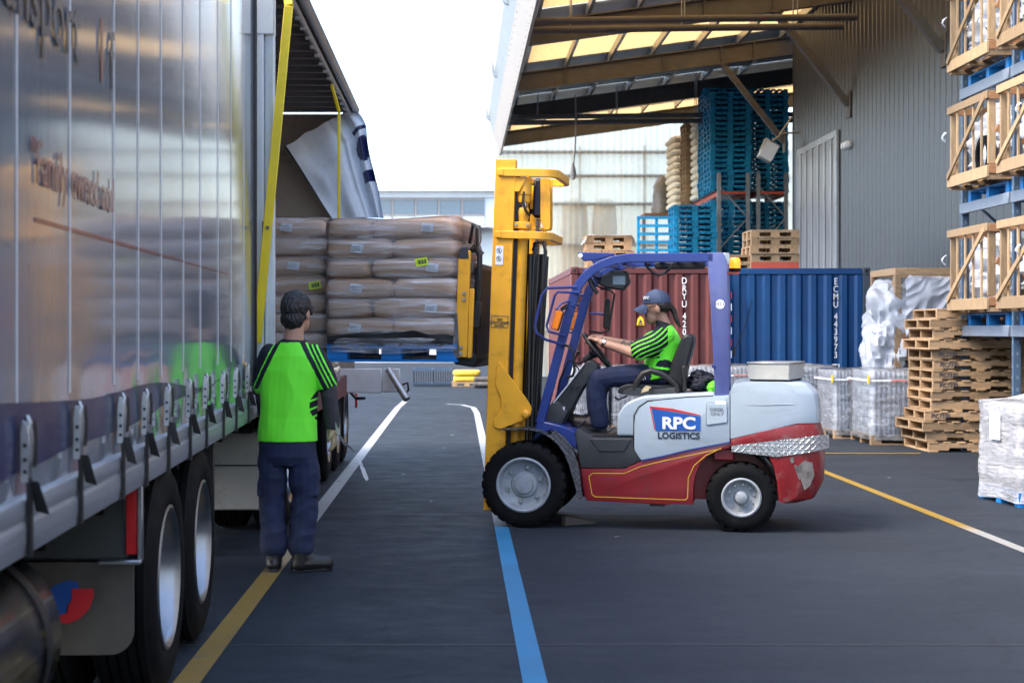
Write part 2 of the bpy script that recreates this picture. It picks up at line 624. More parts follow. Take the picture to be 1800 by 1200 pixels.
K['cont_red'] = mat('container_red', (.10, .022, .022), .55, 0, .12, 2.5, dirt=.16, dcol=(.16, .07, .055), dstretch=(3, 3, .4), bump=.1)
K['cont_blue'] = mat('container_blue', (.0, .052, .175), .5, 0, .12, 2.5, dirt=.12, dcol=(.11, .085, .07), dstretch=(5, 5, .5), bump=.1)
K['cont_frame'] = mat('container_frame_rust', (.05, .075, .10), .6, 0, .2, 4, dirt=.45, dcol=(.13, .075, .05))
K['wood'] = mat('pine_wood', (.32, .21, .115), .68, 0, .26, 5, rand=.3, stretch=(1.2, 6, 6), bump=.25, bscale=20, dirt=.12, dcol=(.20, .12, .06))
K['wood_pale'] = mat('pale_pine', (.31, .21, .115), .66, 0, .2, 5, rand=.28, stretch=(5, 5, 1.2), bump=.2, bscale=18)
K['wood_orange'] = mat('orange_timber', (.30, .145, .065), .68, 0, .2, 5, rand=.15, stretch=(5, 1.5, 5), bump=.2, bscale=18)
K['wood_old'] = mat('weathered_wood', (.36, .235, .125), .75, 0, .25, 5, rand=.2, dirt=.2, dcol=(.12, .085, .06))
K['pal_blue'] = mat('pallet_blue_paint', (.0, .26, .50), .6, 0, .2, 5, rand=.13, dirt=.16, dcol=(.02, .10, .19))
K['pal_blue2'] = mat('bright_blue_pallet', (.0, .165, .50), .55, 0, .15, 5, dirt=.12, dcol=(.02, .05, .12))
K['rack_blue'] = mat('rack_blue', (.05, .095, .16), .5, 0, .12, 8, dirt=.15)
K['rack_beam'] = mat('rack_beam_grey', (.16, .20, .26), .5, .1, .1, 8, dirt=.12)
K['rack_red'] = mat('rack_red', (.55, .09, .05), .5)
K['clad'] = mat('wall_cladding_grey', (.085, .09, .098), .36, .4, .06, 1.2, rvar=.05)
K['clad_lt'] = mat('roof_sheet_underside', (.74, .72, .68), .6, 0, .08, 2)
K['conc'] = mat('building_mass', (.25, .25, .26), .8)
K['fascia'] = mat('fascia_paint', (.17, .19, .21), .45, 0, .06, 2, dirt=.1)
K['gutter'] = mat('gutter_cream', (.36, .32, .29), .5, 0, .08, 3, dirt=.15)
K['pipe_grey'] = mat('downpipe_paint', (.36, .43, .50), .5)
K['skylight'] = sheet_mat('yellowed_skylight', (.55, .40, .20), (.60, .39, .16), .8, 0, .16, 7, (1, 6, 1))
K['endsheet'] = sheet_mat('translucent_wall_sheet', (.60, .57, .50), (1., .86, .62), .88, .13, .06, 3)
K['strip'] = sheet_mat('pvc_strip', (.55, .56, .58), (.75, .76, .78), .35, .12, .15, 3, (1, 1, .3), .18)
K['glass'] = mat('window_glass', (.10, .15, .20), .12, 0, .1, spec=.8)
K['far_white'] = mat('far_wall_white', (.72, .74, .76), .7, 0, .06, .6)
K['far_roof'] = mat('far_roof_sheet', (.70, .69, .67), .6)
K['far_frame'] = mat('far_window_frame', (.30, .26, .24), .6)
K['tank'] = mat('water_tank', (.40, .33, .20), .6)
K['bag'] = mat('brown_paper_sack', (.50, .30, .17), .62, 0, .12, 4, rand=.1, bump=.35, bscale=9, dirt=.1, dcol=(.18, .10, .07))
K['sack_cream'] = mat('cream_sack', (.82, .76, .62), .7, 0, .1, 4, rand=.08)
K['yellow_sack'] = mat('yellow_sack', (.75, .52, .06), .6, rand=.08)
K['film'] = film('stretch_film', .08, .70, 4, (.5, .5, 6.), .10, bump=.55, col=(.9, .92, .96))
K['film_white'] = film('stretch_film_white', .14, .66, 8, (1., 1., 4.), .14, bump=.5, col=(.80, .84, .90))
K['film_silver'] = film('stretch_film_tight', .5, .97, 9, (.8, .8, 6.), .14, bump=.9, col=(.88, .90, .95))
K['carton'] = mat('white_tin_tray', (.40, .44, .50), .3, .3, .2, 9, rand=.22)
K['silver_carton'] = mat('silver_bag', (.52, .55, .60), .3, .4, .2, 7, bump=.6, bscale=12)
K['sheet_white'] = mat('white_wrap_cloth', (.42, .45, .50), .42, 0, .08, 3, bump=.25, bscale=7)
K['dark_machine'] = mat('dark_machine_paint', (.03, .03, .035), .35)
K['green'] = mat('hi_vis_lime', (.17, 1.0, .03), .65, 0, .05, 5, sheen=.15, bump=.2, bscale=160)
K['navy'] = mat('navy_cloth', (.004, .006, .016), .8, 0, .2, 6, bump=.2, bscale=160)
K['trouser'] = mat('navy_work_trouser', (.010, .018, .058), .8, 0, .3, 5, bump=.3, bscale=110)
K['grey_sleeve'] = mat('charcoal_sleeve', (.045, .044, .05), .8, 0, .2, 6)
K['skin'] = mat('skin', (.50, .27, .185), .5, 0, .08, 8)
K['hair_grey'] = mat('dark_grey_hair', (.016, .014, .014), .5, 0, .5, 30, stretch=(1, 1, .3), bump=.8, bscale=45)
K['hair_dark'] = mat('dark_brown_hair', (.012, .008, .006), .45, 0, .4, 30, bump=.8, bscale=60)
K['boot'] = mat('black_boot_leather', (.006, .006, .007), .45, 0, .2, 10)
K['boot_brown'] = mat('brown_boot_leather', (.042, .026, .020), .5, 0, .2, 10)
K['glove'] = mat('tan_work_glove', (.46, .36, .21), .75, 0, .15, 9, dirt=.2)
K['cap'] = mat('slate_blue_cap', (.055, .085, .17), .75, 0, .1, 8, bump=.2, bscale=150)
K['tread_dark'] = tread_mat('dark_chequer_plate', (.16, .16, .18))
K['flap'] = mat('mud_flap_rubber', (.085, .077, .064), .75, 0, .2, 4, dirt=.35, dcol=(.05, .045, .04))
K['guard_grey'] = mat('guard_grey', (.045, .052, .053), .6, 0, .1, 4)
K['grey_cover'] = mat('grey_plastic_cover', (.20, .19, .185), .4, 0, .25, 6)
K['box_cream'] = mat('dull_silver_box', (.46, .46, .43), .38, .3, .08, 6, dirt=.15, dcol=(.25, .24, .22))
K['gate_white'] = mat('dirty_white_gate', (.66, .64, .62), .55, 0, .08, 4, dirt=.25, dcol=(.3, .27, .25))
K['fk_blue_sheen'] = mat('guard_blue_sheen', (.075, .095, .26), .36, 0, .12, 5, dirt=.25, dcol=(.16, .17, .28), coat=.3)  # paler copy of the guard blue, rear posts' sheen put into the colour
K['plastic_clear'] = film('loose_film', .6, .95, 12, (1, 1, 3), .2)


def emit_mat(name, col, s):
    m = bpy.data.materials.new(name)
    m.use_nodes = True
    b = m.node_tree.nodes['Principled BSDF']
    b.inputs['Base Color'].default_value = (*col, 1)
    b.inputs['Emission Color'].default_value = (*col, 1)
    b.inputs['Emission Strength'].default_value = s
    b.inputs['Roughness'].default_value = .25
    return m


K['beacon'] = emit_mat('lit_beacon', (1., .20, .012), .5)

# ================================================================== SETTING
g = MB().add([(-300, -60, 0), (300, -60, 0), (300, 600, 0), (-300, 600, 0)], [(0, 1, 2, 3)]).build('ground', K['asphalt'])
tag(g, 'dark grey asphalt yard', kind='structure')


def strip(name, pts, w, m, z=.004, label=None):
    """painted line along a ground polyline"""
    vs_, fs = [], []
    pts = [V((*p, 0)) for p in pts]
    for i, p in enumerate(pts):
        t = (pts[min(i + 1, len(pts) - 1)] - pts[max(i - 1, 0)]).normalized()
        nn = V((t.y, -t.x, 0))
        vs_ += [p + nn * w / 2 + V((0, 0, z)), p - nn * w / 2 + V((0, 0, z))]
    fs = [(2 * i, 2 * i + 1, 2 * i + 3, 2 * i + 2) for i in range(len(pts) - 1)]
    o = MB().add(vs_, fs).build(name, m, recalc=False)
    return tag(o, label, kind='structure')


L_edge = line_mat('line_yellow_to_white', (.25, .15, .022), .75, ((.33, .33, .32), 9.8, 12.6))
L_blue = line_mat('line_blue', (.01, .17, .35), .6)
L_white = line_mat('line_white', (.32, .34, .36), .6)
L_yel = line_mat('line_yellow', (.36, .22, .02), .55)
L_yel2 = line_mat('line_white_to_yellow', (.27, .27, .26), .7, ((.23, .14, .012), 12.0, 12.5))
strip('road_marking', [(-1.228, 1), (-1.228, 31), (-1.16, 34.5)], .124, L_edge, label='worn yellow line turning white beside the truck')
strip('road_marking', [(.346, 1), (.346, 12.42)], .112, L_blue, label='bright blue painted line leading to the forklift')
strip('road_marking', [(.346, 12.43), (.346, 29), (.30, 31), (.08, 32.1), (-.25, 32.5)], .112, L_white, label='white painted line curving left beyond the forklift mast')
strip('road_marking', [(4.07, 3), (4.08, 17.6), (4.1, 19.4)], .10, L_yel2, label='yellow line running toward the stacked pallets')
strip('road_marking', [(3.2, 19.65), (5.9, 19.6)], .07, L_yel, .008, label='faint yellow line across the front of the wrapped pallets')
# pavement joints, filled with dark bitumen
J = mat('joint_bitumen', (.022, .024, .028), .6)
for yy, x0, x1 in ((7.75, -6, 8), (13.2, -6, 8), (22.6, -6, 3)):
    strip('pavement_joint', [(x0, yy), ((x0 + x1) / 2, yy + .03), (x1, yy - .02)], .022, J, .002, label='dark filled joint across the asphalt')
# litter scraps lying on the yard
SC = mat('paper_scrap', (.22, .22, .22), .7)
for i, (x, y) in enumerate(((1.22, 11.75), (.55, 13.4), (-.6, 16.8), (-.2, 20.5), (-.25, 14.2), (-1.25, 16.0), (-.1, 23), (4.6, 16.4))):
    s_ = .02 + .02 * rng.random()
    o = MB().grid(lambda u, v: ((u - .5) * s_ * 2.2, (v - .5) * s_, .006 + .012 * abs(n3((u * 3, v * 3, i)))), 4, 3).build('paper_scrap', SC, None, (x, y, .001), (0, 0, rng.random() * 3), recalc=False)
    tag(o, 'tiny pale scrap of litter lying on the asphalt', 'litter', 'litter scraps on the yard')


def corr(o, along, up, nrm, length, height, pitch, depth, kind='sine', per=6, hseg=1):
    """corrugated sheet: MB with ribs running along up"""
    o, along, up, nrm = V(o), V(along), V(up), V(nrm)
    prof = []
    n = int(round(length / pitch))
    if kind == 'sine':
        for i in range(n * per + 1):
            t = i / per
            prof.append((min(length, t * pitch), depth / 2 * math.cos(2 * math.pi * t)))
    else:
        for i in range(n):
            for f, d in ((0, 0), (.32, 0), (.5, 1), (.82, 1)):
                prof.append(((i + f) * length / n, d * depth))
        prof.append((length, 0))
    mb = MB()
    k = len(prof)
    for j in range(hseg + 1):
        mb.v += [tuple(o + along * a + nrm * d + up * (height * j / hseg)) for a, d in prof]
    for j in range(hseg):
        for i in range(k - 1):
            a = j * k + i
            mb.f.append((a, a + 1, a + k + 1, a + k))
            mb.mi.append(0)
            mb.sm.append(kind == 'sine')
    return mb


# ---------------------------------------------------------------- warehouse
WX, WEND = 8.0, 36.5
wh = thing('warehouse', 'tall grey corrugated metal warehouse wall on the right', 'warehouse', (WX, 0, 0))
MB().box((.12, -14, 0), (26, WEND - .06, 11)).box((3.2, WEND - .05, 0), (26, 51, 11)).build('wall_mass', K['conc'], wh)
corr((0, 18, 0), (0, 1, 0), (0, 0, 1), (-1, 0, 0), WEND - 18, 11, .30, .038, 'trap').build('wall_cladding', K['clad'], wh, recalc=False)
corr((3.1, WEND, 0), (0, 1, 0), (0, 0, 1), (-1, 0, 0), 14.5, 11, .3, .03, 'trap').build('wall_cladding', K['clad'], wh, recalc=False)
bx('corner_flashing', (-.05, WEND - .02, 0), (.12, WEND + .03, 11), K['clad'], wh)
# strip curtain doorway
dw = MB()
dw.box((-.09, 32.15, 0), (-.04, 32.28, 5.62)).box((-.09, 35.8, 0), (-.04, 35.92, 5.62)).box((-.09, 32.15, 5.62), (-.04, 35.92, 5.76))
dw.build('door_frame', K['steel'], wh)
for i in range(12):
    y0 = 32.28 + i * .293
    d = -.075 - .02 * (i % 2)
    MB().grid(lambda u, v: (d - .012 * math.sin(math.pi * u) - .012 * n3((i, v * 4, 1)), y0 + u * .31, .03 + v * 5.58), 4, 10).build('plastic_strip', K['strip'], wh, recalc=False)
for y in (31.15, 31.38):
    MB().lathe([(0, -.16), (.06, -.15), (.085, -.09), (.085, -.04), (.05, -.02), (.05, .0)], (-.03, y, 5.32), 'x', 14).build('wall_lamp', K['label_white'], wh)

# ---------------------------------------------------------------- loading canopy
can = thing('loading_canopy', 'rusty steel canopy with yellowed skylights above the loading area', 'canopy', (0, 0, 0))
FR = [19.0, 25.2, 31.3, 37.5, 43.1, 48.6]
EX, RZ0, RZ1 = 1.35, 7.35, 8.25          # edge x, rafter underside at edge and at wall


def rz(x):
    return RZ0 + (RZ1 - RZ0) * (x - EX) / (WX - EX)


for i, y in enumerate(FR):
    xe = WX - .04 if y < 37 else 11.0
    b = MB()
    D = .46
    for z0, z1, w in ((0, .03, .2), (D - .03, D, .2), (.03, D - .03, .024)):
        b.prism([(EX + .05, rz(EX) + z0), (xe, rz(xe) + z0), (xe, rz(xe) + z1), (EX + .05, rz(EX) + z1)], 'y', y - w / 2, y + w / 2)
    for x in (2.6, 5.0, 6.4, 7.2):
        b.box((x - .01, y - .095, rz(x) + .03), (x + .01, y - .014, rz(x) + D - .03))
    b.build('rafter', K['rust_steel'], can)
    if y < 38:
        xb = 6.45
        b = MB()
        b.bar((WX - .06, y, 6.15), (xb, y, rz(xb) - .005), .16, .13)
        b.box((WX - .062, y - .14, 5.88), (WX - .035, y + .14, 6.42))
        b.box((xb - .16, y - .1, rz(xb) - .03), (xb + .16, y + .1, rz(xb) - .004))
        b.build('knee_brace', K['rust_steel'], can, bevel=.006)
YA, YB = FR[0] - .4, 50.9
for k in range(7):
    x = EX + .25 + k * 1.05
    z = rz(x) + .47
    for y0, y1 in zip(FR[:-1], FR[1:]):
        b = MB()
        b.box((x - .035, y0 + .01, z), (x + .035, y1 - .01, z + .012)).box((x - .035, y0 + .01, z + .012), (x - .023, y1 - .01, z + .18)).box((x - .035, y0 + .01, z + .18), (x + .035, y1 - .01, z + .192))
        b.build('purlin', K['steel'], can)
# roof sheets bay by bay; skylight strips in some
bays = list(zip([YA] + FR[1:], FR[1:] + [YB]))
for i, (y0, y1) in enumerate(bays):
    sky_bay = i in (0, 1, 2, 4, 5)
    parts = [(y0, y1, 0)]
    if sky_bay:
        a = y0 + (.52 if i != 5 else .1) * (y1 - y0)
        b_ = y0 + (.995 if i != 5 else .9) * (y1 - y0)
        parts = [(y0, a, 0), (a, b_, 1), (b_, y1, 0)]
    for a, b_, s_ in parts:
        xe = WX - .02 if y0 < 37 else 11.
        L = math.hypot(xe - EX, rz(xe) - rz(EX))
        al = V((xe - EX, 0, rz(xe) - rz(EX))) / L
        mb = corr((EX, a, rz(EX) + .69), (0, 1, 0), tuple(al), (0, 0, 1), b_ - a, L, .19 if s_ else .25, .03, 'sine', 4)
        mb.build('skylight_sheet' if s_ else 'roof_sheet', K['skylight'] if s_ else K['clad_lt'], can, recalc=False)
# fascia, gutter and parapet leaning outwards over the edge
prof = [(1.36, 7.32), (1.14, 7.98), (.98, 8.62), (.86, 9.2)]
for (p, q, nm, mk) in ((prof[0], prof[1], 'gutter', 'gutter'), (prof[1], prof[2], 'fascia', 'fascia')):
    MB().prism([p, q, (q[0] + .06, q[1]), (p[0] + .06, p[1])], 'y', YA, YB).build(nm, K[mk], can)
p, q = prof[2], prof[3]
d = V((q[0] - p[0], 0, q[1] - p[1]))
corr((p[0], YA, p[1]), (0, 1, 0), tuple(d.normalized()), (-1, 0, 0), YB - YA, d.length, .2, .03, 'sine', 4).build('parapet_cladding', K['clad_lt'], can, recalc=False)
rv = MB()
for y in np.arange(25, 50.5, .7):
    for t in (.12, .88):
        c = V((1.355 - .22 * t, y, 7.32 + .66 * t))
        rv.ell(c, .014, nu=6, nv=4)
tag(rv.build('rivets', K['far_frame'], can), kind='stuff')
for y in (30.5, 32.2, 41.5, 50.2):
    MB().tube([(1.05, y, 8.40), (.97, y, 8.44), (.91, y, 8.55), (.90, y, 8.75), (.93, y, 8.88), (1.0, y, 8.92)], .05, 10).build('overflow_elbow', K['pipe_grey'], can)
for y, z, x1 in ((29.9, 7.62, 7.75), (30.3, 7.52, 7.6), (42.6, 7.5, 9.5), (42.9, 7.38, 9.4)):
    MB().tube([(EX + .05, y, z - .05), (x1 * .6, y, z), (x1, y, z + .03)], .07, 10).build('service_pipe', K['rust_steel'], can)
    for x in (2.2, 4.4, 6.6):
        MB().tube([(x, y, z + .05), (x, y, rz(x) + .6)], .012, 6).build('pipe_hanger', K['steel'], can)
# pull cord
pc = MB().tube([(3.21, 42.2, 8.0), (3.23, 42.2, 7.2), (3.20, 42.2, 6.5), (3.16, 42.2, 6.12)], .022, 6)
pc.lathe([(0, 0), (.05, .02), (.085, .16), (.06, .32), (.025, .46), (0, .48)], (3.15, 42.2, 5.68), 'z', 10)
tag(pc.build('pull_cord', K['gutter']), 'beige pull cord with a weight hanging below the canopy', 'cord')

# ---------------------------------------------------------------- translucent end wall
ew = thing('end_wall', 'translucent corrugated end wall glowing with daylight under the canopy', 'wall', (0, 50.95, 0))
for k in range(12):
    x0 = 1.3 + k * .82
    if x0 > 10.9:
        break
    corr((x0, .02 * (k % 2), 0), (1, 0, 0), (0, 0, 1), (0, -1, 0), .84, 8.12 + .9 * (x0 - 1.3) / 9.7 - .25, .21, .045, 'sine', 6).build('wall_sheet', K['endsheet'], ew, recalc=False)
for z in (1.5, 3.0, 4.38, 5.74, 6.67, 7.46):
    MB().box((1.3, .1, z - .05), (11, .25, z + .05)).build('girt', K['rust_steel'], ew)
for x in (1.35, 4.05, 6.2, 8.6):
    MB().box((x - .04, .26, 0), (x + .04, .34, 7.7)).build('post', K['rust_steel'], ew)
for x, r, lab in ((3.95, .46, 'left one of two beige tanks dimly seen through the end wall'), (4.98, .42, 'right one of two beige tanks dimly seen through the end wall')):
    t = MB().lathe([(0, 0), (r, 0), (r, 5.2), (r * .93, 5.7), (r * .9, 5.9), (r * .35, 6.0), (0, 6.02)], (x, 52.4, 0), 'z', 20)
    for z in (1, 2, 3, 4, 5):
        t.lathe([(r, z - .05), (r + .04, z), (r, z + .05)], (x, 52.4, 0), 'z', 20)
    tag(t.build('storage_tank', K['tank']), lab, 'tank', 'storage tanks')

# ---------------------------------------------------------------- far building across the yard
fb = thing('far_building', 'pale distant shed with a band of windows beyond the yard', 'building', (0, 72, 0))
bx('wall', (-45, 0, 0), (1.7, 14, 6.35), K['far_white'], fb)
bx('upper_wall', (-45, 0, 7.72), (1.7, 14, 8.05), K['far_white'], fb)
corr((-45, -.5, 8.07), (1, 0, 0), (0, 14, 1.6), (0, -.1, 1), 47.1, 1., .45, .06, 'sine', 4).build('roof', K['far_roof'], fb, recalc=False)
corr((-45, -1.1, 6.28), (1, 0, 0), (0, 1.05, .12), (0, 0, 1), 47.1, 1., .45, .06, 'sine', 4).build('awning_roof', K['pipe_grey'], fb, recalc=False)
MB().box((-45, .08, 6.36), (1.7, 13.5, 7.71)).build('window_back', K['far_white'], fb)
for k in range(24):
    x = 1.2 - k * 1.09
    w = MB()
    for a, b_ in (((x - 1.07, -.05, 6.36), (x - .99, .05, 7.7)), ((x - .99, -.05, 7.6), (x, .05, 7.7)), ((x - .99, -.05, 6.36), (x, .05, 6.44)), ((x - .99, -.045, 6.84), (x, .045, 6.92))):
        w.box(a, b_)
    wi = w.build('window_frame', K['far_frame'], fb)
    bx('pane', (x - .99, -.01, 6.92), (x, .02, 7.6), K['glass'], wi)
    bx('pane', (x - .99, -.01, 6.44), (x, .02, 6.84), K['label_white'], wi)

# ================================================================== CONTAINERS
def container(name, label, loc, mk, number, nx, extra=None):
    W, L, H = 2.438, 6.06, 2.59
    t = thing(name, label, 'container', loc)
    m = K[mk]
    mf = K['cont_frame'] if mk == 'cont_blue' else m
    corr((.09, .05, .16), (1, 0, 0), (0, 0, 1), (0, -1, 0), W - .18, H - .28, .255, .045, 'trap').build('end_panel', m, t, recalc=False)
    corr((.05, .12, .16), (0, 1, 0), (0, 0, 1), (-1, 0, 0), L - .24, H - .28, .278, .036, 'trap').build('side_panel', m, t, recalc=False)
    corr((W - .05, .12, .16), (0, 1, 0), (0, 0, 1), (1, 0, 0), L - .24, H - .28, .278, .036, 'trap').build('side_panel', m, t, recalc=False)
    bx('rear_door', (.09, L - .06, .16), (W - .09, L - .03, H - .12), m, t)
    bx('roof_panel', (.06, .06, H - .05), (W - .06, L - .06, H - .02), m, t)
    bx('floor_pan', (.06, .06, .1), (W - .06, L - .06, .15), K['chassis'], t)
    for x in (0, W - .13):
        for y in (0, L - .12):
            b = MB().box((x + .005, y + .005, .12), (x + .125, y + .115, H - .12))
            p = b.build('corner_post', mf if (x > 1 or mk != 'cont_blue') else m, t, bevel=.008)
            for z in (0, H - .118):
                c = MB().box((x, y, z), (x + .13, y + .12, z + .118))
                cc = c.build('corner_casting', mf, p, bevel=.012)
                MB().lathe([(0, 0), (.026, 0), (.03, .004), (.026, .006)], (x + .065, y - .004, z + .06), 'y', 10).build('casting_hole', K['black'], p)
    for z0, z1 in ((.03, .16), (H - .11, H - .012)):
        bx('end_rail', (.13, .012, z0), (W - .13, .1, z1), m, t, .006)
        bx('end_rail', (.13, L - .1, z0), (W - .13, L - .012, z1), m, t)
        bx('side_rail', (.012, .12, z0), (.1, L - .12, z1), m, t)
        bx('side_rail', (W - .1, .12, z0), (W - .012, L - .12, z1), m, t)
    zc = 2.42
    for ch in number:
        if ch != ' ':
            text(ch, .150, K['logo_white'], t, basis((nx, -.004, zc - .06), (1, 0, 0), (0, 0, 1)), bold=.0015, sx=.8)
        zc -= .125 if ch != ' ' else .07
    return t


c1 = container('shipping_container', 'dull red shipping container behind the forklift driver', (1.80, 24.7, 0), 'cont_red', 'DRYU 4208', 1.83)
MB().prism([(1.06, 1.65), (1.19, 1.65), (1.17, 1.76), (1.125, 1.80), (1.08, 1.76)], 'y', -.012, -.006).build('warning_label', K['label_yellow'], c1)
MB().prism([(1.095, 1.69), (1.155, 1.69), (1.125, 1.745)], 'y', -.016, -.0125).build('warning_print', K['ink'], c1)
bx('warning_print', (1.08, -.016, 1.663), (1.17, -.0125, 1.675), K['ink'], c1)
c2 = container('shipping_container', 'blue shipping container with rusty right corner post', (4.27, 25.0, 0), 'cont_blue', 'ECMU 443973', 1.87)
text('0', .15, K['logo_white'], c2, basis((1.87, -.004, .92), (1, 0, 0), (0, 0, 1)), bold=.002)
fr = MB()
for a, b_ in (((1.81, -.006, .82), (1.93, -.003, .835)), ((1.81, -.006, 1.005), (1.93, -.003, 1.02)), ((1.81, -.006, .835), (1.823, -.003, 1.005)), ((1.917, -.006, .835), (1.93, -.003, 1.005))):
    fr.box(a, b_)
fr.build('check_digit_frame', K['logo_white'], c2)

# ================================================================== PALLETS
def board_mesh(name, dx, dy, dz, mk, bevel=.003):
    return MB().box((-dx / 2, -dy / 2, 0), (dx / 2, dy / 2, dz)).mesh(name, K[mk], bevel)


PW, PD = 1.25, 1.10


def notched(mk):
    # stringer with two fork notches, along x
    L, h = PW, .092
    p = [(-L / 2, 0), (-.36, 0), (-.35, .034), (-.13, .034), (-.12, 0), (.12, 0), (.13, .034), (.35, .034), (.36, 0), (L / 2, 0), (L / 2, h), (-L / 2, h)]
    return MB().prism(p, 'y', -.0225, .0225).mesh('stringer', K[mk], .002)


def straight(mk):
    return MB().box((-PW / 2, -.0225, 0), (PW / 2, .0225, .092)).mesh('stringer', K[mk], .002)


PM = {}
for mk in ('wood',):
    PM[mk] = (notched(mk), straight(mk), board_mesh('deck_board', .125, PD, .02, mk), board_mesh('deck_board', .095, PD, .02, mk))


def full_pallet(loc, rz_, label, group, mk='wood', notch=True, txt=None):
    t = thing('wooden_pallet', label, 'pallet', loc, rz_, group)
    nt_, st_, b1, b2 = PM[mk]
    for k, y in enumerate((-PD / 2 + .03, 0, PD / 2 - .03)):
        inst('stringer', nt_ if notch else st_, t, (0, y, .02))
    for k in range(7):
        x = -PW / 2 + .065 + k * (PW - .13) / 6
        inst('deck_board', b1 if k in (0, 6) else b2, t, (x, rng.uniform(-.006, .006), .112))
    for k in range(5):
        x = -PW / 2 + .065 + k * (PW - .13) / 4
        if notch and k in (1, 3):
            continue
        inst('deck_board', b1, t, (x, rng.uniform(-.006, .006), 0))
    if txt:
        text(txt, .082, K['ink'], t, basis((-.42, -PD / 2 + .004, .066), (1, 0, 0), (0, 0, 1)), sx=.85, bold=.001)
        text('HT', .06, K['ink'], t, basis((.47, -PD / 2 + .005, .066), (1, 0, 0), (0, 0, 1)), sx=.9)
    return t


ordn = ['bottom', 'second', 'third', 'fourth', 'fifth', 'sixth', 'seventh', 'eighth', 'ninth', 'tenth', 'eleventh', 'twelfth', 'thirteenth', 'fourteenth', 'fifteenth', 'sixteenth',
        'seventeenth', 'eighteenth', 'nineteenth', 'twentieth']
jit = [(0, 0, 0), (-.03, .03, .01), (-.10, .02, .05), (-.02, 0, -.04), (.06, .04, -.02), (.05, .03, .0), (.06, .02, .005), (.06, .02, .0), (.07, .03, .005), (.06, .03, -.01), (-.01, .0, .03), (.07, .02, 0), (.02, .03, .02), (.12, .02, -.01)]
txts = [None, None, None, 'PIC7320', None, None, 'PIC7320', 'PIC7320', 'PIC7320', 'PIC7320', None, None, None, None]
STX, STY = 6.70, 20.40
for i in range(14):
    dx, dy, da = jit[i]
    nm = ordn[i] if i < 13 else 'topmost'
    full_pallet((STX + dx, STY + dy, .1325 * i + .001), da, f'{nm} pine pallet of the tall stack beside the wrapped tin trays' if i == 0 else f'{nm} pine pallet counted up in the tall stack by the racking',
                'pallets in the tall pine stack', notch=i not in (2, 4, 10, 12), txt=txts[i])


def pallet_one(name, mk, W=1.1, D=1.1, H=.14):
    """a whole small pallet in one mesh"""
    b = MB()
    for y in (-D / 2 + .05, 0, D / 2 - .05):
        for x in (-W / 2 + .07, 0, W / 2 - .07):
            b.box((x - .07, y - .05, .022), (x + .07, y + .05, H - .045))
        b.box((-W / 2, y - .05, 0), (W / 2, y + .05, .021))
        b.box((-W / 2, y - .049, H - .044), (W / 2, y + .049, H - .023))
    for k in range(7):
        x = -W / 2 + .055 + k * (W - .11) / 6
        b.box((x - .052, -D / 2, H - .022), (x + .052, D / 2, H))
    return b.mesh(name, K[mk])


blue_me = pallet_one('blue_pallet', 'pal_blue')
wood_me = pallet_one('wooden_pallet', 'wood_old', .82, .82, .135)
wood_mb = pallet_one('wooden_pallet', 'wood_old', 1.0, 1.1, .14)


def stack(name, me, n, x, y, z0, dz, where, group, cat='pallet', col='blue', jitter=.02, first=0):
    for i in range(n):
        o = inst(name, me, None, (x + rng.uniform(-jitter, jitter), y + rng.uniform(-jitter, jitter), z0 + i * (dz + .0008)), (0, 0, rng.uniform(-.012, .012)))
        nm = f'{i + 1}{ {1: "st", 2: "nd", 3: "rd"}.get((i + 1) % 10 if (i + 1) // 10 != 1 else 0, "th")}'
        tag(o, f'{nm} {col} pallet up in {where}' if i else f'lowest {col} pallet in {where}', cat, group)


# ---------------------------------------------------------------- far racks with blue pallet stacks
SH = 5.27


def far_rack(label, x0, x1, ys):
    t = thing('pallet_rack', label, 'rack', (0, 0, 0))
    for y in ys:
        for x in (x0, x1):
            MB().box((x - .05, y - .04, 0), (x + .05, y + .04, 5.75)).build('upright', K['steel'], t)
        z = .3
        k = 0
        while z < 5.2:
            a, b_ = (x0, x1) if k % 2 == 0 else (x1, x0)
            MB().bar((a, y, z), (b_, y, z + .85), .04, .03).build('brace', K['steel'], t)
            z += .85
            k += 1
    for y0, y1 in zip(ys[:-1], ys[1:]):
        for x in (x0, x1):
            for z in (1.95, SH - .13):
                MB().box((x - .03, y0 + .05, z), (x + .03, y1 - .05, z + .12)).build('beam', K['rack_red'], t)
        for z in (2.072, SH - .008):
            MB().box((x0 - .12, y0 + .05, z), (x1 + .12, y1 - .05, z + .006)).build('shelf_panel', K['rack_beam'], t)
    for z in (1.99, SH - .06):
        MB().box((x0 + .05, ys[0] - .03, z - .03), (x1 - .05, ys[0] + .03, z + .03)).build('end_tie', K['rack_red'], t)
    return t


far_rack('galvanised rack end frame in front of the tall blue pallet stack', 6.95, 7.72, [41.0, 43.6, 46.4, 49.4])
far_rack('galvanised rack end frame nearest the dark wall recess', 8.0, 8.74, [41.0, 43.6])
G1 = 'pallets in the far blue stacks'
stack('blue_pallet', blue_me, 19, 7.30, 41.75, SH, .14, 'the tall stack on the left rack', G1)
stack('blue_pallet', blue_me, 21, 7.32, 42.92, SH, .14, 'the rear stack on the left rack', G1)
stack('blue_pallet', blue_me, 21, 7.32, 41.75, 2.08, .14, 'the stack under the left rack shelf', G1)
stack('blue_pallet', blue_me, 20, 8.40, 42.2, SH, .14, 'the stack on the right rack beside the recess', G1)
stack('blue_pallet', blue_me, 21, 8.37, 42.2, 2.08, .14, 'the stack under the right rack shelf', G1)
stack('blue_pallet', blue_me, 34, 6.12, 40.2, 0, .14, 'the low stack left of the racks', G1)


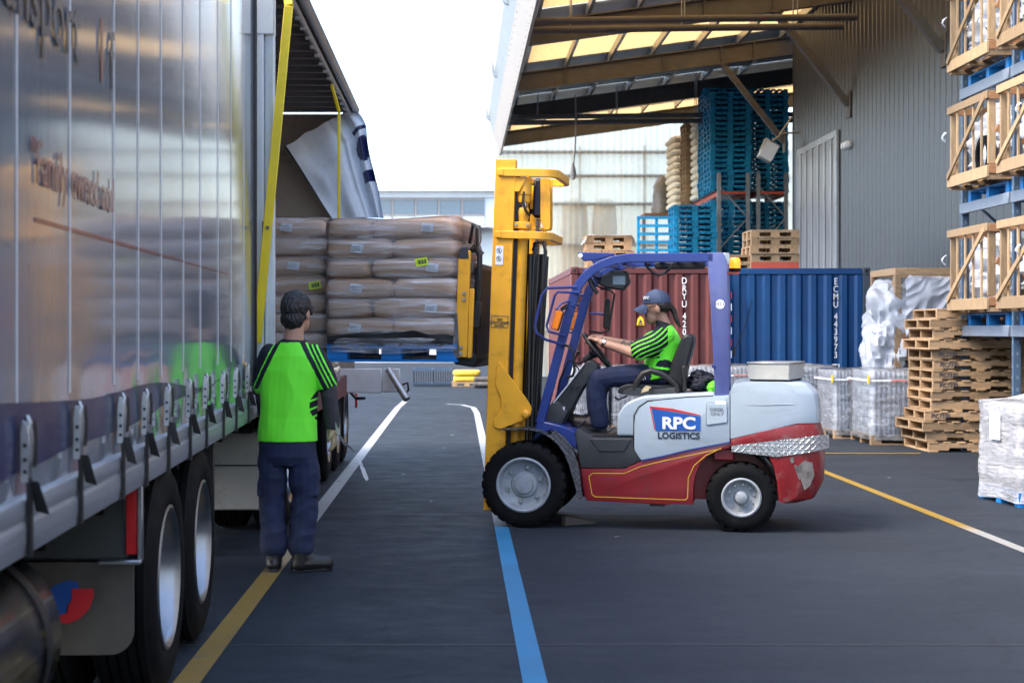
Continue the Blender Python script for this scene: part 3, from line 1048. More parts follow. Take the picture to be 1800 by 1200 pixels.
def sack_stack(name, label, x0, x1, y0, y1, z0, n, h, mk, cat='sacks'):
    t = thing(name, label, cat, ((x0 + x1) / 2, (y0 + y1) / 2, z0))
    W, D = (x1 - x0), (y1 - y0)
    for i in range(n):
        def fn(u, v, i=i):
            th, ph = v * math.pi, u * 2 * math.pi
            sx = math.copysign(abs(math.cos(ph)) ** .3, math.cos(ph)) * math.sin(th) ** .35
            sy = math.copysign(abs(math.sin(ph)) ** .3, math.sin(ph)) * math.sin(th) ** .35
            sz = math.copysign(abs(math.cos(th)) ** .6, math.cos(th))
            return (sx * W / 2 * (1 + .03 * n3((u * 6, v * 6, i))), sy * D / 2, h * (i + .5) + sz * h * .5)
        MB().grid(fn, 24, 8).build('sack', K[mk], t, (rng.uniform(-.02, .02), 0, 0), recalc=False)
    return t


sack_stack('sack_stack', 'tall cream sack stack directly left of the blue pallets', 6.74, 7.7, 43.75, 44.95, SH, 12, .2, 'sack_cream')
stack('wooden_pallet', wood_mb, 17, 7.18, 45.75, SH, .14, 'the far stack between the cream sacks', 'pallets in the far wooden stack', col='wooden')
sack_stack('sack_stack', 'farther cream sack stack with yellow lower sacks near the end wall', 6.50, 7.5, 46.6, 48.5, SH, 11, .2, 'sack_cream')
lump = MB().grid(lambda u, v: (6.52 + .30 * math.sqrt(max(0, 1 - v ** 3)) * math.cos(u * 6.283) * (1 + .35 * n3((u * 4, v * 4, 3))), 49.3 + .4 * math.sqrt(max(0, 1 - v ** 3)) * math.sin(u * 6.283), SH + .0 + 1.25 * v + .1 * n3((u * 5, v * 5, 9))), 20, 14)
tag(lump.build('covered_bundle', K['grey_cover'], recalc=False), 'grey plastic covered bundle at the far end of the left rack', 'bundle')
bx('rack_platform', (5.9, 48.8, SH - .12), (7.0, 49.9, SH - .01), K['wood_orange'], None)
tag(bpy.data.objects['rack_platform'], 'orange timber platform under the grey covered bundle', 'platform')
MB().box((5.95, 49.7, 0), (6.05, 49.8, SH - .121)).box((6.85, 49.7, 0), (6.95, 49.8, SH - .121)).build('leg', K['steel'], bpy.data.objects['rack_platform'])

# ---------------------------------------------------------------- things on the container roofs
CT = 2.59
for i in range(5):
    tag(inst('wooden_pallet', wood_me, None, (5.36 + rng.uniform(-.02, .02), 26.4 + rng.uniform(-.02, .02), CT + .136 * i), (0, 0, rng.uniform(-.02, .02))),
        ('lowest, red ended' if i == 0 else ['', 'second', 'third', 'fourth', 'topmost'][i]) + ' pallet of the five on the blue container', 'pallet', 'pallets on the blue container roof')
rp = bx('painted_end', (-.405, -.4135, .02), (.405, -.4105, .13), K['rack_red'], bpy.data.objects['wooden_pallet'])
for o in bpy.data.objects:
    if o.get('label', '').startswith('lowest, red ended'):
        rp.parent = o
for i in range(2):
    tag(inst('wooden_pallet', wood_me, None, (4.68 + .01 * i, 26.7, CT + .136 * i)), ['lower', 'upper'][i] + ' of two pallets above the flashing beacon on the containers', 'pallet', 'pallets on the blue container roof')
for i in range(5):
    tag(inst('wooden_pallet', wood_me, None, (2.72 + rng.uniform(-.03, .03), 28.0, CT + .136 * i), (0, 0, rng.uniform(-.03, .03))),
        ['lowest', 'second', 'third', 'fourth', 'topmost'][i] + ' pallet under a grey cover on the red container', 'pallet', 'pallets on the red container roof')
cv = MB().grid(lambda u, v: (2.72 + (u - .5) * .92, 28.0 + (v - .5) * .92, CT + .685 + .02 * n3((u * 4, v * 4, 0)) - (.14 * max(0, abs(u - .5) * 2 - .86) / .14)), 24, 16)
tag(cv.build('plastic_cover', K['strip'], recalc=False), 'crumpled grey plastic sheet covering the pallets on the red container', 'cover')
fpt = thing('slatted_pallet', 'blue slatted pallet standing on edge on the red container', 'pallet', (3.82, 29.6, CT))
for x in (-.35, 0, .35):
    bx('stringer', (x - .025, .0, 0), (x + .025, .09, 1.16), K['pal_blue'], fpt)
for k in range(8):
    bx('slat', (-.385, -.022, .02 + k * .156), (.385, -.002, .075 + k * .156), K['pal_blue'], fpt)

# ---------------------------------------------------------------- floodlight on the wall brace
fl = thing('floodlight', 'silver floodlight bracketed below the second knee brace', 'lamp', (7.25, 36.0, 5.75))
M_ = Matrix.Rotation(R(28), 4, 'Y')
h = MB().prism([(-.16, -.24), (.16, -.24), (.20, .24), (-.20, .24)], 'y', -.09, .12)
h.v = [tuple(M_ @ V(p)) for p in h.v]
h.build('housing', K['steel'], fl, bevel=.015)
lens = MB().box((-.15, -.115, -.2), (.17, -.092, .2))
lens.v = [tuple(M_ @ V(p)) for p in lens.v]
lens.build('lens', K['label_white'], fl)
MB().tube([(.05, .05, .18), (.35, .1, .42), (.74, .15, .46)], .022, 6).tube([(.3, .1, .40), (.6, .15, .82)], .022, 6).build('bracket', K['steel'], fl)

# ================================================================== RIGHT-HAND RACK WITH CRATES
def wrapped_lump(name, parent, c, r, seed, mk='sheet_white', amp=.16, nu=36, nv=22, freq=3.2):
    """crumpled sheet thrown over something"""
    def fn(u, v):
        th, ph = v * math.pi, u * 2 * math.pi
        st = math.sin(th) ** .55
        d = V((math.copysign(abs(math.cos(ph)) ** .7, math.cos(ph)) * st, math.copysign(abs(math.sin(ph)) ** .7, math.sin(ph)) * st, math.cos(th)))
        k = 1 + amp * n3(d * freq, 1., seed) + amp * .55 * (1 - 2 * abs(n3(d * freq * 2.1, 1., seed + 7))) - amp * .4
        return (c[0] + d.x * r[0] * k, c[1] + d.y * r[1] * k, c[2] + d.z * r[2] * (k if d.z > 0 else 1))
    return MB().grid(fn, nu, nv).build(name, K[mk], parent, recalc=False)


def crate(loc, label, seed, group, X=1.02, Y=1.5, H=1.06, wheel=False, mk='wood_pale', skids=True, diag=True):
    t = thing('timber_crate', label, 'crate', loc, 0, group)
    a, b, o = K[mk], K['wood_orange'], K['wood']
    # underside skids and floor boards
    if skids:
        for y in (.05, Y / 2, Y - .05):
            bx('skid', (.03, y - .04, 0), (X - .03, y + .04, .05), o, t, .004)
        for k in range(6):
            x = .06 + k * (X - .12) / 5
            bx('floor_board', (x - .05, .02, .052), (x + .05, Y - .02, .07), o, t)
    for x0, x1 in ((0, .028), (X - .028, X)):
        bx('base_board', (x0, 0, .03), (x1, Y, .17), a if x0 == 0 else o, t, .003)
        bx('top_rail', (x0, 0, H - .095), (x1, Y, H), a, t, .003)
        if x0 == 0:
            for k in range(1, 5):
                y = k * Y / 5
                bx('slat', (.03, y - .02, .072), (.052, y + .02, H - .005), a, t, .002)
            if diag:
                MB().bar((-.012, Y - .05, .15), (-.012, .08, H - .08), .022, .07, up=(0, .4, 1)).build('diagonal_brace', a, t, bevel=.003)
    for y0, y1 in ((.0, .03), (Y - .03, Y)):
        bx('end_board', (.03, y0, .072), (X - .03, y1, .18), b, t, .003)
        bx('end_rail', (.03, y0, H - .1), (X - .03, y1, H - .004), b, t, .003)
    for x in (.03, X - .12):
        for y in (.032, Y - .072):
            bx('post', (x, y, .19), (x + .09, y + .04, H - .105), a, t, .003)
    MB().bar((X - .06, .016, .22), (.12, .016, .62), .022, .09, up=(0, 0, 1)).build('end_brace', b, t, bevel=.003)
    wrapped_lump('wrapped_machine', t, (X * .54, Y * .5, .50), (X * .40, Y * .42, .46), seed, amp=.24, nu=48, nv=30, freq=4.)
    if wheel:
        w = MB()
        pr = [(.17, -.05), (.20, -.06), (.24, -.05), (.25, 0), (.24, .05), (.20, .06), (.17, .05)]
        w.lathe(pr, (.14, Y * .30, .33), 'x', 24, close=True)
        w.build('machine_wheel', K['tyre'], t)
        MB().lathe([(0, -.03), (.06, -.04), (.16, -.02), (.175, 0), (.16, .02), (0, .03)], (.14, Y * .30, .33), 'x', 20).build('wheel_hub', K['chrome'], t)
    # loose shreds of wrap
    for k in range(1):
        yy = Y * (.98 if seed % 2 > 1 else .45)
        zz = .7 if k == 0 else .02
        MB().grid(lambda u, v: (-.02 - .05 * math.sin(v * 3 + k), yy + (u - .5) * .09 * (1 - .6 * v) + .02 * n3((u * 3, v * 3, seed)), zz + .04 - v * .12 + .03 * n3((u * 5, v * 2, seed))), 8, 8).build('wrap_shred', K['sheet_white'], t, recalc=False)
    return t


RX = 6.6
rk = thing('storage_rack', 'blue steel pallet rack holding timber crates at the right edge', 'rack', (0, 0, 0))
LV = [1.80, 3.38, 4.86]
RYS = [16.35, 18.17, 20.02]
for y in RYS:
    for x in (RX, RX + .95):
        p = MB().box((x - .045, y - .035, 0), (x + .045, y + .035, 6.6)).build('upright', K['rack_blue'], rk, bevel=.006)
        if x == RX:
            hb = MB()
            for k in range(44):
                hb.box((x - .047, y - .012, .3 + k * .14), (x - .044, y + .012, .34 + k * .14))
                hb.box((x - .012, y - .037, .3 + k * .14), (x + .012, y - .034, .34 + k * .14))
            tag(hb.build('slots', K['rack_beam'], p), kind='stuff')
    z = .3
    k = 0
    while z < 6:
        a, b_ = (RX + .05, RX + .9) if k % 2 == 0 else (RX + .9, RX + .05)
        MB().bar((a, y, z), (b_, y, z + .75), .035, .03).build('frame_brace', K['rack_blue'], rk)
        z += .75
        k += 1
for y0, y1 in zip(RYS[:-1], RYS[1:]):
    for zl in LV:
        for x in (RX - .055, RX + .95):
            bx('beam', (x - .03, y0 + .04, zl - .30), (x + .02, y1 - .04, zl - .165), K['rack_beam'] if x < 7 else K['rack_blue'], rk, .006)
cn = {(0, 0): 'lower timber crate with white wrap just above the pine pallet stack', (0, 1): 'middle timber crate with a black wheel showing through its slats',
      (0, 2): 'upper timber crate at the far left of the rack, cut by the top edge', (1, 0): 'lower timber crate at the right edge of the picture',
      (1, 1): 'middle timber crate at the right edge beside the wheel crate', (1, 2): 'topmost timber crate at the right edge of the picture'}
rackpal = pallet_one('blue_pallet', 'pal_blue2', 1.05, 1.45, .15)
for c, y0 in ((0, 18.32), (1, 16.5)):
    for l, z in enumerate(LV):
        if (c, l) == (1, 0):
            pass
        tag(inst('blue_pallet', rackpal, None, (RX - .31 + .81, y0 + .77, z - .160)),
            'blue pallet under the ' + cn[(c, l)].replace('with white wrap just ', '').replace(' showing through its slats', '').replace(' of the picture', '').replace(', cut by the top edge', ''), 'pallet', 'pallets on the right rack')
        crate((RX - .30, y0, z - .002), cn[(c, l)], 3.1 + c * 5 + l * 2.3, 'timber crates on the rack', wheel=(l == 1))

# two crates with spilling white sheets, stacked on the yard before the wall
for i in range(2):
    t = thing('timber_crate', ['lower timber crate draped in white sheet beside the blue container', 'upper timber crate spilling white sheet beside the blue container'][i], 'crate', (6.33, 22.27, .002 + 1.24 * i), 0, 'sheeted crates by the blue container')
    X, Y, H = 1.25, 1.35, 1.235
    a, b_ = K['wood'], K['wood_orange']
    for y in (.0, Y - .09):
        for x in (0, X - .09):
            bx('post', (x, y, .10), (x + .09, y + .09, H - .10), a, t, .004)
        bx('rail', (0, y, H - .1), (X, y + .09, H), a, t, .004)
        bx('rail', (0, y, 0), (X, y + .09, .1), b_ if i == 0 else a, t, .004)
        MB().bar((.1, y + .02, .22 if i else .14), (X - .1, y + .02, .75), .03, .09).build('diagonal_brace', b_, t, bevel=.004)
    for x in (.0, X - .09):
        for z in (0, H - .1):
            bx('side_rail', (x, .091, z), (x + .09, Y - .091, z + .1), a, t, .004)
        MB().bar((x + .03, Y - .12, .2), (x + .03, .12, H - .15), .03, .08, up=(0, .4, 1)).build('side_brace', a, t, bevel=.004)
    wrapped_lump('wrapped_machine', t, (X * .55, Y * .5, .58), (X * .43, Y * .42, .52), 11 + i * 4, amp=.2)
    if i == 1:
        # sheets billowing out of the left side and slumping towards the ground
        wrapped_lump('billowing_sheet', t, (.10, .45, .52), (.40, .46, .50), 21.3, amp=.26, nu=72, nv=48, freq=1.5)
        wrapped_lump('billowing_sheet', t, (-.04, .40, -.02), (.30, .40, .46), 33.7, amp=.28, nu=72, nv=48, freq=1.6)
        def drape2(u, v):
            return (.12 + u * 1.0, -.03 - .08 * math.sin(v * 2.6) - .05 * n3((u * 3, v * 3, 3)) - .05 * (1 - 2 * abs(n3((u * 4 + v * 3, v * 3, 5)))), 1.08 - v * (.85 - .35 * u) + .05 * n3((u * 7, v * 4, 6)))
        MB().grid(drape2, 50, 40).build('front_sheet', K['sheet_white'], t, recalc=False)

# ================================================================== WRAPPED TIN-TRAY PALLETS
carton_me = MB().box((-.135, -.135, 0), (.135, .135, .106)).mesh('tin_tray', K['carton'], .02)
cy = MB()
for q in range(4):
    for w_ in range(4):
        cy.lathe([(0, 0), (.031, 0), (.031, .1), (.029, .106), (0, .106)], (-.1 + q * .0667, -.1 + w_ * .0667, 0), 'z', 8)
tray_me = cy.mesh('tin_tray', K['carton'])
lowpal = {mk: pallet_one('pallet_base', mk, 1.12, 1.12, .13) for mk in ('wood', 'pal_blue2')}


def shell(name, parent, W, D, z0, z1, mk, amp=.012, top=.0, seed=0., peak=None, bulge=0., layer=None, rows=22):
    """stretch film around a block, closed over the top"""
    N = 72
    mb = MB()
    for j in range(rows + 1):
        v = j / rows
        for i in range(N):
            a = 2 * math.pi * i / N
            ca, sa = math.cos(a), math.sin(a)
            e = .14
            x = math.copysign(abs(ca) ** e, ca) * W / 2
            y = math.copysign(abs(sa) ** e, sa) * D / 2
            z = z0 + (z1 - z0) * v
            k = amp * n3((x * 3, y * 3, z * 9), 1., seed) + amp * .7 * n3((x * 7, y * 7, z * 20), 1., seed + 3) + bulge * math.sin(v * math.pi)
            if layer and z > layer[0]:
                k += layer[2] * (abs(math.sin(math.pi * (z - layer[0]) / layer[1])) ** .6 - .85)
            r = math.hypot(x, y)
            mb.v.append((x * (1 + k / r), y * (1 + k / r), z + (amp * 2 * n3((x * 4, y * 4, 1), 1., seed) if v in (0., 1.) else 0)))
    # top: shrink to centre
    for j in range(1, 7):
        s_ = 1 - j / 6.3
        for i in range(N):
            x, y, z = mb.v[rows * N + i]
            zz = z + .012 + .02 * n3((x * s_ * 5, y * s_ * 5, 3), 1., seed)
            if peak:
                zz += peak[2] * max(0, 1 - math.hypot(x * s_ - peak[0], y * s_ - peak[1]) / (W * .55))
            mb.v.append((x * s_, y * s_, zz))
    R_ = rows + 6
    for j in range(R_):
        for i in range(N):
            i2 = (i + 1) % N
            mb.f.append((j * N + i, j * N + i2, (j + 1) * N + i2, (j + 1) * N + i))
            mb.mi.append(0)
            mb.sm.append(True)
    mb.f.append(tuple(R_ * N + i for i in range(N)))
    mb.mi.append(0)
    mb.sm.append(True)
    return mb.build(name, K[mk], parent, recalc=False)


def tin_pallet(loc, rz_, label, n=8, tape=True, only=None):
    t = thing('wrapped_pallet', label, 'wrapped pallet', loc, rz_, 'film wrapped pallets of tin trays')
    inst('pallet_base', lowpal['wood'], t)
    for l in range(n):
        sh = .03 if l % 2 else -.03
        for i in range(4):
            for j in range(4):
                if 0 < i < 3 and 0 < j < 3:
                    if l < n - 1:
                        continue
                inst('tin_tray', tray_me, t, (-.405 + i * .27 + rng.uniform(-.006, .006), -.405 + j * .27 + rng.uniform(-.006, .006), .132 + l * .110))
    z1 = .132 + n * .110
    shell('stretch_wrap', t, 1.15, 1.15, .06, z1 + .012, 'film_white', .012, seed=loc[0] * 3)
    if tape:
        tp = MB()
        tp.box((-.57, -.600, z1 - .14), (.57, -.594, z1 - .115)).box((-.600, -.57, z1 - .14), (-.594, .57, z1 - .115))
        tp.build('printed_tape', K['label_white'], t)
        for q in (-.30, .12):
            bx('tape_print', (q, -.603, z1 - .136), (q + .22, -.6005, z1 - .119), K['rack_red'], t)
        bx('yellow_tag', (-.604, -.585, z1 - .17), (-.590, -.52, z1 - .06), K['label_yellow'], t)
    return t


tin_pallet((6.22, 21.62, .001), 0, 'film wrapped tin trays right beside the pine pallet stack')
tin_pallet((5.86, 22.78, .001), .03, 'narrow film wrapped tin trays with a yellow tag, second in the row').scale = (.76, .9, .97)
tin_pallet((5.22, 23.98, .001), 0, 'film wrapped tin trays behind the tail of the forklift', tape=False)
tin_pallet((4.05, 23.95, .001), .02, 'film wrapped tin trays seen behind the rear guard post')
tin_pallet((2.89, 23.90, .001), -.02, 'film wrapped tin trays seen behind the driver seat', tape=True)
tin_pallet((2.0, 23.85, .001), 0, 'film wrapped tin trays seen behind the steering column', tape=False).scale = (.52, .95, .99)

# tightly wrapped silver load at the right edge
sp = thing('wrapped_pallet', 'crinkled silver film wrapped load on a blue pallet at the right edge', 'wrapped pallet', (5.52, 14.18, .001), R(6))
inst('pallet_base', pallet_one('pallet_base', 'pal_blue2', 1.12, .82, .13), sp)
for l in range(4):
    for i in range(3):
        for j in range(2):
            bx('silver_carton', (-.54 + i * .362 + rng.uniform(0, .01), -.39 + j * .392, .132 + l * .198), (-.54 + i * .362 + .355, -.39 + j * .392 + .385, .132 + l * .198 + .19), K['silver_carton'], sp, .02)
shell('stretch_wrap', sp, 1.16, .86, .04, .93, 'film_silver', .02, seed=4., peak=(.25, 0, .20))
bx('document_pouch', (-.596, -.1, .58), (-.588, .1, .84), K['label_white'], sp)

# ================================================================== FAR YARD CLUTTER
for k, (x, w) in enumerate(((-1.26, .52), (-.72, .52))):
    t = thing('plastic_crate', ['black slatted plastic bin left of the pair beyond the truck', 'black slatted plastic bin right of the pair beyond the truck'][k], 'bin', (x, 42.6, .001), 0, 'black bins beyond the truck')
    bx('bin_floor', (0, 0, .04), (w, .6, .06), K['black'], t)
    for z in (.03, .42):
        b = MB()
        b.box((0, 0, z), (w, .03, z + .06)).box((0, .57, z), (w, .6, z + .06)).box((0, .031, z), (.03, .569, z + .06)).box((w - .03, .031, z), (w, .569, z + .06))
        b.build('rim', K['rack_blue'], t)
    for q in range(8):
        xx = .02 + q * (w - .06) / 7
        bx('slat', (xx, .005, .091), (xx + .02, .025, .418), K['black'], t)
    for y in (.1, .3, .5):
        bx('slat', (.005, y, .091), (.025, y + .02, .418), K['black'], t)
sack_stack('sack_stack', 'yellow sacks lying on a low pallet beyond the truck', -.16, .62, 42.3, 43.1, .13, 2, .16, 'yellow_sack')
tag(inst('wooden_pallet', wood_me, None, (.23, 42.7, -.004)), 'low wooden pallet under the far yellow sacks', 'pallet')
for k in range(3):
    b = MB().tube([(.42, 41.2 + k * .16, .09 + (.13 if k == 1 else 0)), (1.0, 41.25 + k * .16, .09 + (.13 if k == 1 else 0))], .08, 10)
    tag(b.build('pipe_length', K['rust_plate']), ['nearest', 'topmost', 'rearmost'][k] + ' of three dark pipe lengths lying beside the mast foot', 'pipe', 'pipe lengths on the far yard')
sack_stack('sack_stack', 'tall yellow sack stack seen between the mast and the red container', 1.0, 1.66, 33.0, 33.9, .60, 9, .2, 'yellow_sack')
for i in range(4):
    tag(inst('wooden_pallet', wood_me, None, (1.33, 33.45, .001 + i * .145)), ['bottom', 'second', 'third', 'top'][i] + ' grey pallet under the tall yellow sack stack', 'pallet', 'pallets under the yellow sacks')

# ================================================================== TRUCK WHEELS
def truck_wheel(parent, x, y, r=.5, name='wheel'):
    """dual truck wheel, outer face at local x, axle along x"""
    w = bpy.data.objects.new(name, None)
    COL.objects.link(w)
    w.parent = parent
    w.location = (x, y, r + .003)
    for t0, nm in ((0, 'tyre'), (-.33, 'tyre')):
        pr = [(.300, -.03), (.315, -.012), (.36, .0), (.42, .002), (.455, -.008), (.478, -.022), (.488, -.03)]
        tw = .28
        k = 5
        for i in range(k):
            a = -.034 - i * (tw - .068) / k
            b_ = a - (tw - .068) / k + .012
            pr += [(r, a), (r, b_), (r - .014, b_ - .002), (r - .014, b_ - .010)]
        pr += [(.488, -tw + .03), (.455, -tw + .008), (.36, -tw), (.30, -tw + .02)]
        MB().lathe([(q, t + t0) for q, t in pr], (0, 0, 0), 'x', 56, close=True).build(nm, K['tyre'], w)
    rim = MB().lathe([(.305, -.03), (.318, -.006), (.305, .0), (.292, -.012), (.283, -.03), (.278, -.15), (.26, -.19), (.215, -.20), (.17, -.18), (.15, -.16), (.0, -.16)], (0, 0, 0), 'x', 48)
    rim.build('rim', K['alu'], w)
    MB().lathe([(.0, -.09), (.05, -.092), (.075, -.105), (.08, -.16)], (0, 0, 0), 'x', 20).build('hub_cap', K['chrome'], w)
    nut = MB().lathe([(0, .0), (.011, .0), (.015, -.012), (.015, -.045), (0, -.045)], (0, 0, 0), 'x', 6).mesh('wheel_nut', K['chrome'])
    for i in range(10):
        a = i * math.tau / 10
        inst('wheel_nut', nut, w, (-.155, .127 * math.cos(a), .127 * math.sin(a)))
    return w


# ================================================================== NEAR CURTAIN TRAILER
T1 = thing('curtain_trailer', 'silver grey curtain sided trailer filling the left foreground', 'trailer', (-1.04, 0, 0), math.atan(93 / 2700))
SEAM = [-2.5, -1.9, -1.3, -.7, -.1, .5, 1.1, 1.7, 2.3, 2.9, 3.5, 4.10, 4.75, 5.47, 5.97, 6.53, 7.18, 7.78, 8.51, 9.15, 9.85]
YE = 10.50


def cx(y, z):
    s0 = max([q for q in SEAM if q <= y], default=-3)
    s1 = min([q for q in SEAM if q > y], default=YE)
    u = (y - s0) / (s1 - s0)
    low = max(0, min(1, (1.52 - z) / .34))
    x = .0004 * math.sin(math.pi * u) + .0015 * n3((y * .5, z * .25, 0)) + .004 * low * math.sin(math.pi * u)
    x += low * (.007 * n3((y * 2.6, z * 4, 3)) + .003 * n3((y * 6, z * 7, 5)))
    x -= low ** 2 * .006 * math.exp(-((u if u < .5 else u - 1) / .16) ** 2)
    return x


zz = [1.135 + (1.56 - 1.135) * i / 22 for i in range(23)] + [1.56 + (4.30 - 1.56) * i / 26 for i in range(1, 27)]
MB().grid(lambda u, v: (cx(-3 + 13.5 * u, zz[int(round(v * 48))]), -3 + 13.5 * u, zz[int(round(v * 48))]), 400, 48).build('curtain', K['curtain'], T1, recalc=False)
for q in SEAM[8:]:
    MB().grid(lambda u, v: (cx(q + .001, 1.40 + v * 2.9) + .0020 + .003 * math.sin(math.pi * u), q - .006 + .012 * u, 1.40 + v * 2.9), 4, 24).build('curtain_seam', K['curtain_seam'], T1, recalc=False)


def blue_band(u, v):
    y = 1.0 + 7.6 * u
    top = 1.395 - .10 * max(0, (y - 4.6) / 4) ** 1.2 + .018 * math.sin(y * 2.2)
    bot = 1.215 + .09 * max(0, (y - 4.4) / 4.2) + .01 * math.sin(y * 3)
    top = max(top, bot + .004)
    z = bot + (top - bot) * v
    return (cx(y, z) + .004, y, z)


MB().grid(blue_band, 220, 10).build('blue_print', K['curtain_blue'], T1, recalc=False)
MB().grid(lambda u, v: (cx(4.3 + 4.75 * u, 1.9) + .003, 4.3 + 4.75 * u, 1.905 + .012 * u + .013 * (v - .5) * (1 - .5 * u)), 140, 1).build('red_print', K['curtain_red'], T1, recalc=False)
text('Transport', .30, K['curtain_text'], T1, basis((.008, 4.26, 2.53), (0, 1, 0), (0, 0, 1)), 'printed_lettering', bold=.002, sx=1.0)
text('l', .30, K['curtain_red'], T1, basis((.008, 5.22, 2.53), (0, 1, 0), (0, 0, 1)), 'printed_lettering', bold=.004)
text('f', .30, K['curtain_text'], T1, basis((.008, 5.40, 2.53), (0, 1, 0), (0, 0, 1)), 'printed_lettering')
text('"Family owned and', .175, K['curtain_red'], T1, basis((.008, 4.84, 2.06), (0, 1, 0), (0, 0, 1)), 'printed_lettering', bold=.0, sx=.9)
# body, rails, chassis
bx('body_shell', (-2.44, -3, 1.16), (-.06, YE, 4.34), K['conc'], T1)
bx('roof_rail', (-.07, -3, 4.29), (.03, YE, 4.46), K['rail_alu'], T1, .02)
rl = MB().prism([(-.02, .99), (.020, .99), (.026, 1.03), (.026, 1.075), (.018, 1.085), (.024, 1.10), (.022, 1.14), (.006, 1.15), (-.02, 1.15)], 'y', -3, YE)
rl.build('side_rail', K['rail_alu'], T1, bevel=.003)
bx('floor_edge', (-2.44, -3, 1.03), (-.025, YE, 1.15), K['chassis'], T1)
bx('end_frame', (-2.44, YE + .002, 1.0), (.02, YE + .06, 4.46), K['black'], T1, .008)
for x in (-1.75, -.85):
    bx('chassis_beam', (x, -3, .62), (x + .14, YE - .2, 1.02), K['chassis'], T1)
for y in np.arange(-2.5, 10.4, .9):
    bx('cross_member', (-2.4, y, .92), (-.06, y + .06, 1.028), K['chassis'], T1)
# buckles
bk = MB()
bk.prism([(.012, .0), (.034, .0), (.038, .12), (.032, .160), (.018, .168), (.012, .13)], 'y', -.022, -.017).prism([(.012, .0), (.034, .0), (.038, .12), (.032, .160), (.018, .168), (.012, .13)], 'y', .017, .022).box((.012, -.0168, .0), (.018, .0168, .15))
buckle_me = bk.mesh('buckle', K['steel'], .002)
bk = MB().tube([(.030, -.012, .12), (.038, -.012, .160), (.030, -.01, .176), (.02, .012, .176), (.028, .016, .14), (.028, .018, .05)], .0055, 6)
lever_me = bk.mesh('lever', K['steel'])
bh = MB()
for z in (.03, .062, .1):
    bh.lathe([(0, 0), (.006, 0), (.006, .002)], (.025, -.0235, z), 'y', 8)
hole_me = bh.mesh('buckle_holes', K['black'])
st = MB()
st.box((.026, -.014, -.195), (.038, .014, .01)).box((-.02, -.014, -.20), (.038, .014, -.1965))
strap_me = st.mesh('strap', K['black'])
tl = MB().grid(lambda u, v: (.034 + (u * .022) + .016 * v + (u - .5) * .014 * v, -.010 + .022 * v + .008 * u, .012 - v * .085 - u * .012 * v), 4, 5)
tail_me = tl.mesh('strap_tail', K['black'], recalc=False)
rr_ = MB().grid(lambda u, v: (.039 + .009 * u + .004 * math.sin(math.pi * v), .0 + .01 * u, .165 - v * .125), 2, 5)
side_me = rr_.mesh('strap_side', K['black'], recalc=False)
for q in SEAM[8:]:
    b = inst('buckle', buckle_me, T1, (0, q + .02, 1.19 + rng.uniform(-.006, .006)), (rng.uniform(-.05, .05), 0, 0))
    inst('lever', lever_me, b)
    tag(inst('holes', hole_me, b), kind='stuff')
    inst('strap', strap_me, b)
    inst('strap_tail', tail_me, b, (0, 0, rng.uniform(-.01, .01)), (rng.uniform(-.15, .1), 0, 0))
    inst('strap_side', side_me, b)
# wheels, mudguards, flap, tank
for y in (6.80, 7.93):
    truck_wheel(T1, .0, y)
    MB().tube([(-2.2, y, .5), (-.4, y, .5)], .07, 10).build('axle', K['chassis'], T1)
bx('guard_panel', (-.62, 5.98, .70), (-.045, 6.02, 1.0), K['guard_grey'], T1, .01)
bx('red_marker', (-.044, 5.95, .725), (.0, 5.97, .985), K['red_lens'], T1, .004)
bx('white_marker', (.002, 5.945, .70), (.022, 5.975, .99), K['alu'], T1, .003)
bx('marker_shelf', (-.14, 5.90, .692), (.022, 5.944, .71), K['alu'], T1, .004)
fp = []
for a in range(0, 91, 15):
    fp.append((-.11 + .09 * math.sin(R(a)), .33 + .09 * (1 - math.cos(R(a)))))
poly = [(-.66, .33)] + fp + [(-.02, .69), (-.66, .69)]
mf = MB().prism(poly, 'y', 5.99, 6.005)
mfo = mf.build('mud_flap', K['flap'], T1)
em = MB()
em.prism([(-.36, .49)] + [(-.36 + .16 * math.sin(R(a)) * .55 - .0, .49 + .16 * (1 - math.cos(R(a))) * .8) for a in range(20, 100, 20)][::-1][:0] + [(-.28, .49), (-.275, .53), (-.23, .57), (-.235, .615), (-.27, .622), (-.33, .60), (-.36, .56)], 'y', 5.983, 5.988)
em.build('blue_emblem', K['logo_blue'], mfo)
em = MB().prism([(-.30, .49), (-.275, .495), (-.268, .53), (-.255, .545), (-.255, .59), (-.175, .59), (-.172, .56), (-.19, .51), (-.225, .475), (-.27, .455), (-.315, .458)], 'y', 5.977, 5.982)
em.build('red_emblem', K['logo_red'], mfo)
bx('wheel_guard', (-.60, 8.50, .46), (-.02, 8.53, 1.0), K['black'], T1, .005)
tk = MB().lathe([(0, 3.05), (.27, 3.05), (.305, 3.09), (.305, 4.90), (.27, 4.95), (.2, 4.97), (0, 4.985)], (-.36, 0, .62), 'y', 56)
tk.build('fuel_tank', K['chrome'], T1)
for y in (3.35, 4.12, 4.72):
    MB().lathe([(.307, y - .028), (.313, y - .022), (.313, y + .022), (.307, y + .028)], (-.36, 0, .62), 'y', 48).build('tank_strap', K['black'], T1)
bx('tank_step', (-.62, 3.0, .50), (-.04, 3.95, .56), K['chassis'], T1)
bx('air_box', (-.6, 1.6, .35), (-.045, 2.98, .92), K['chassis'], T1, .02)

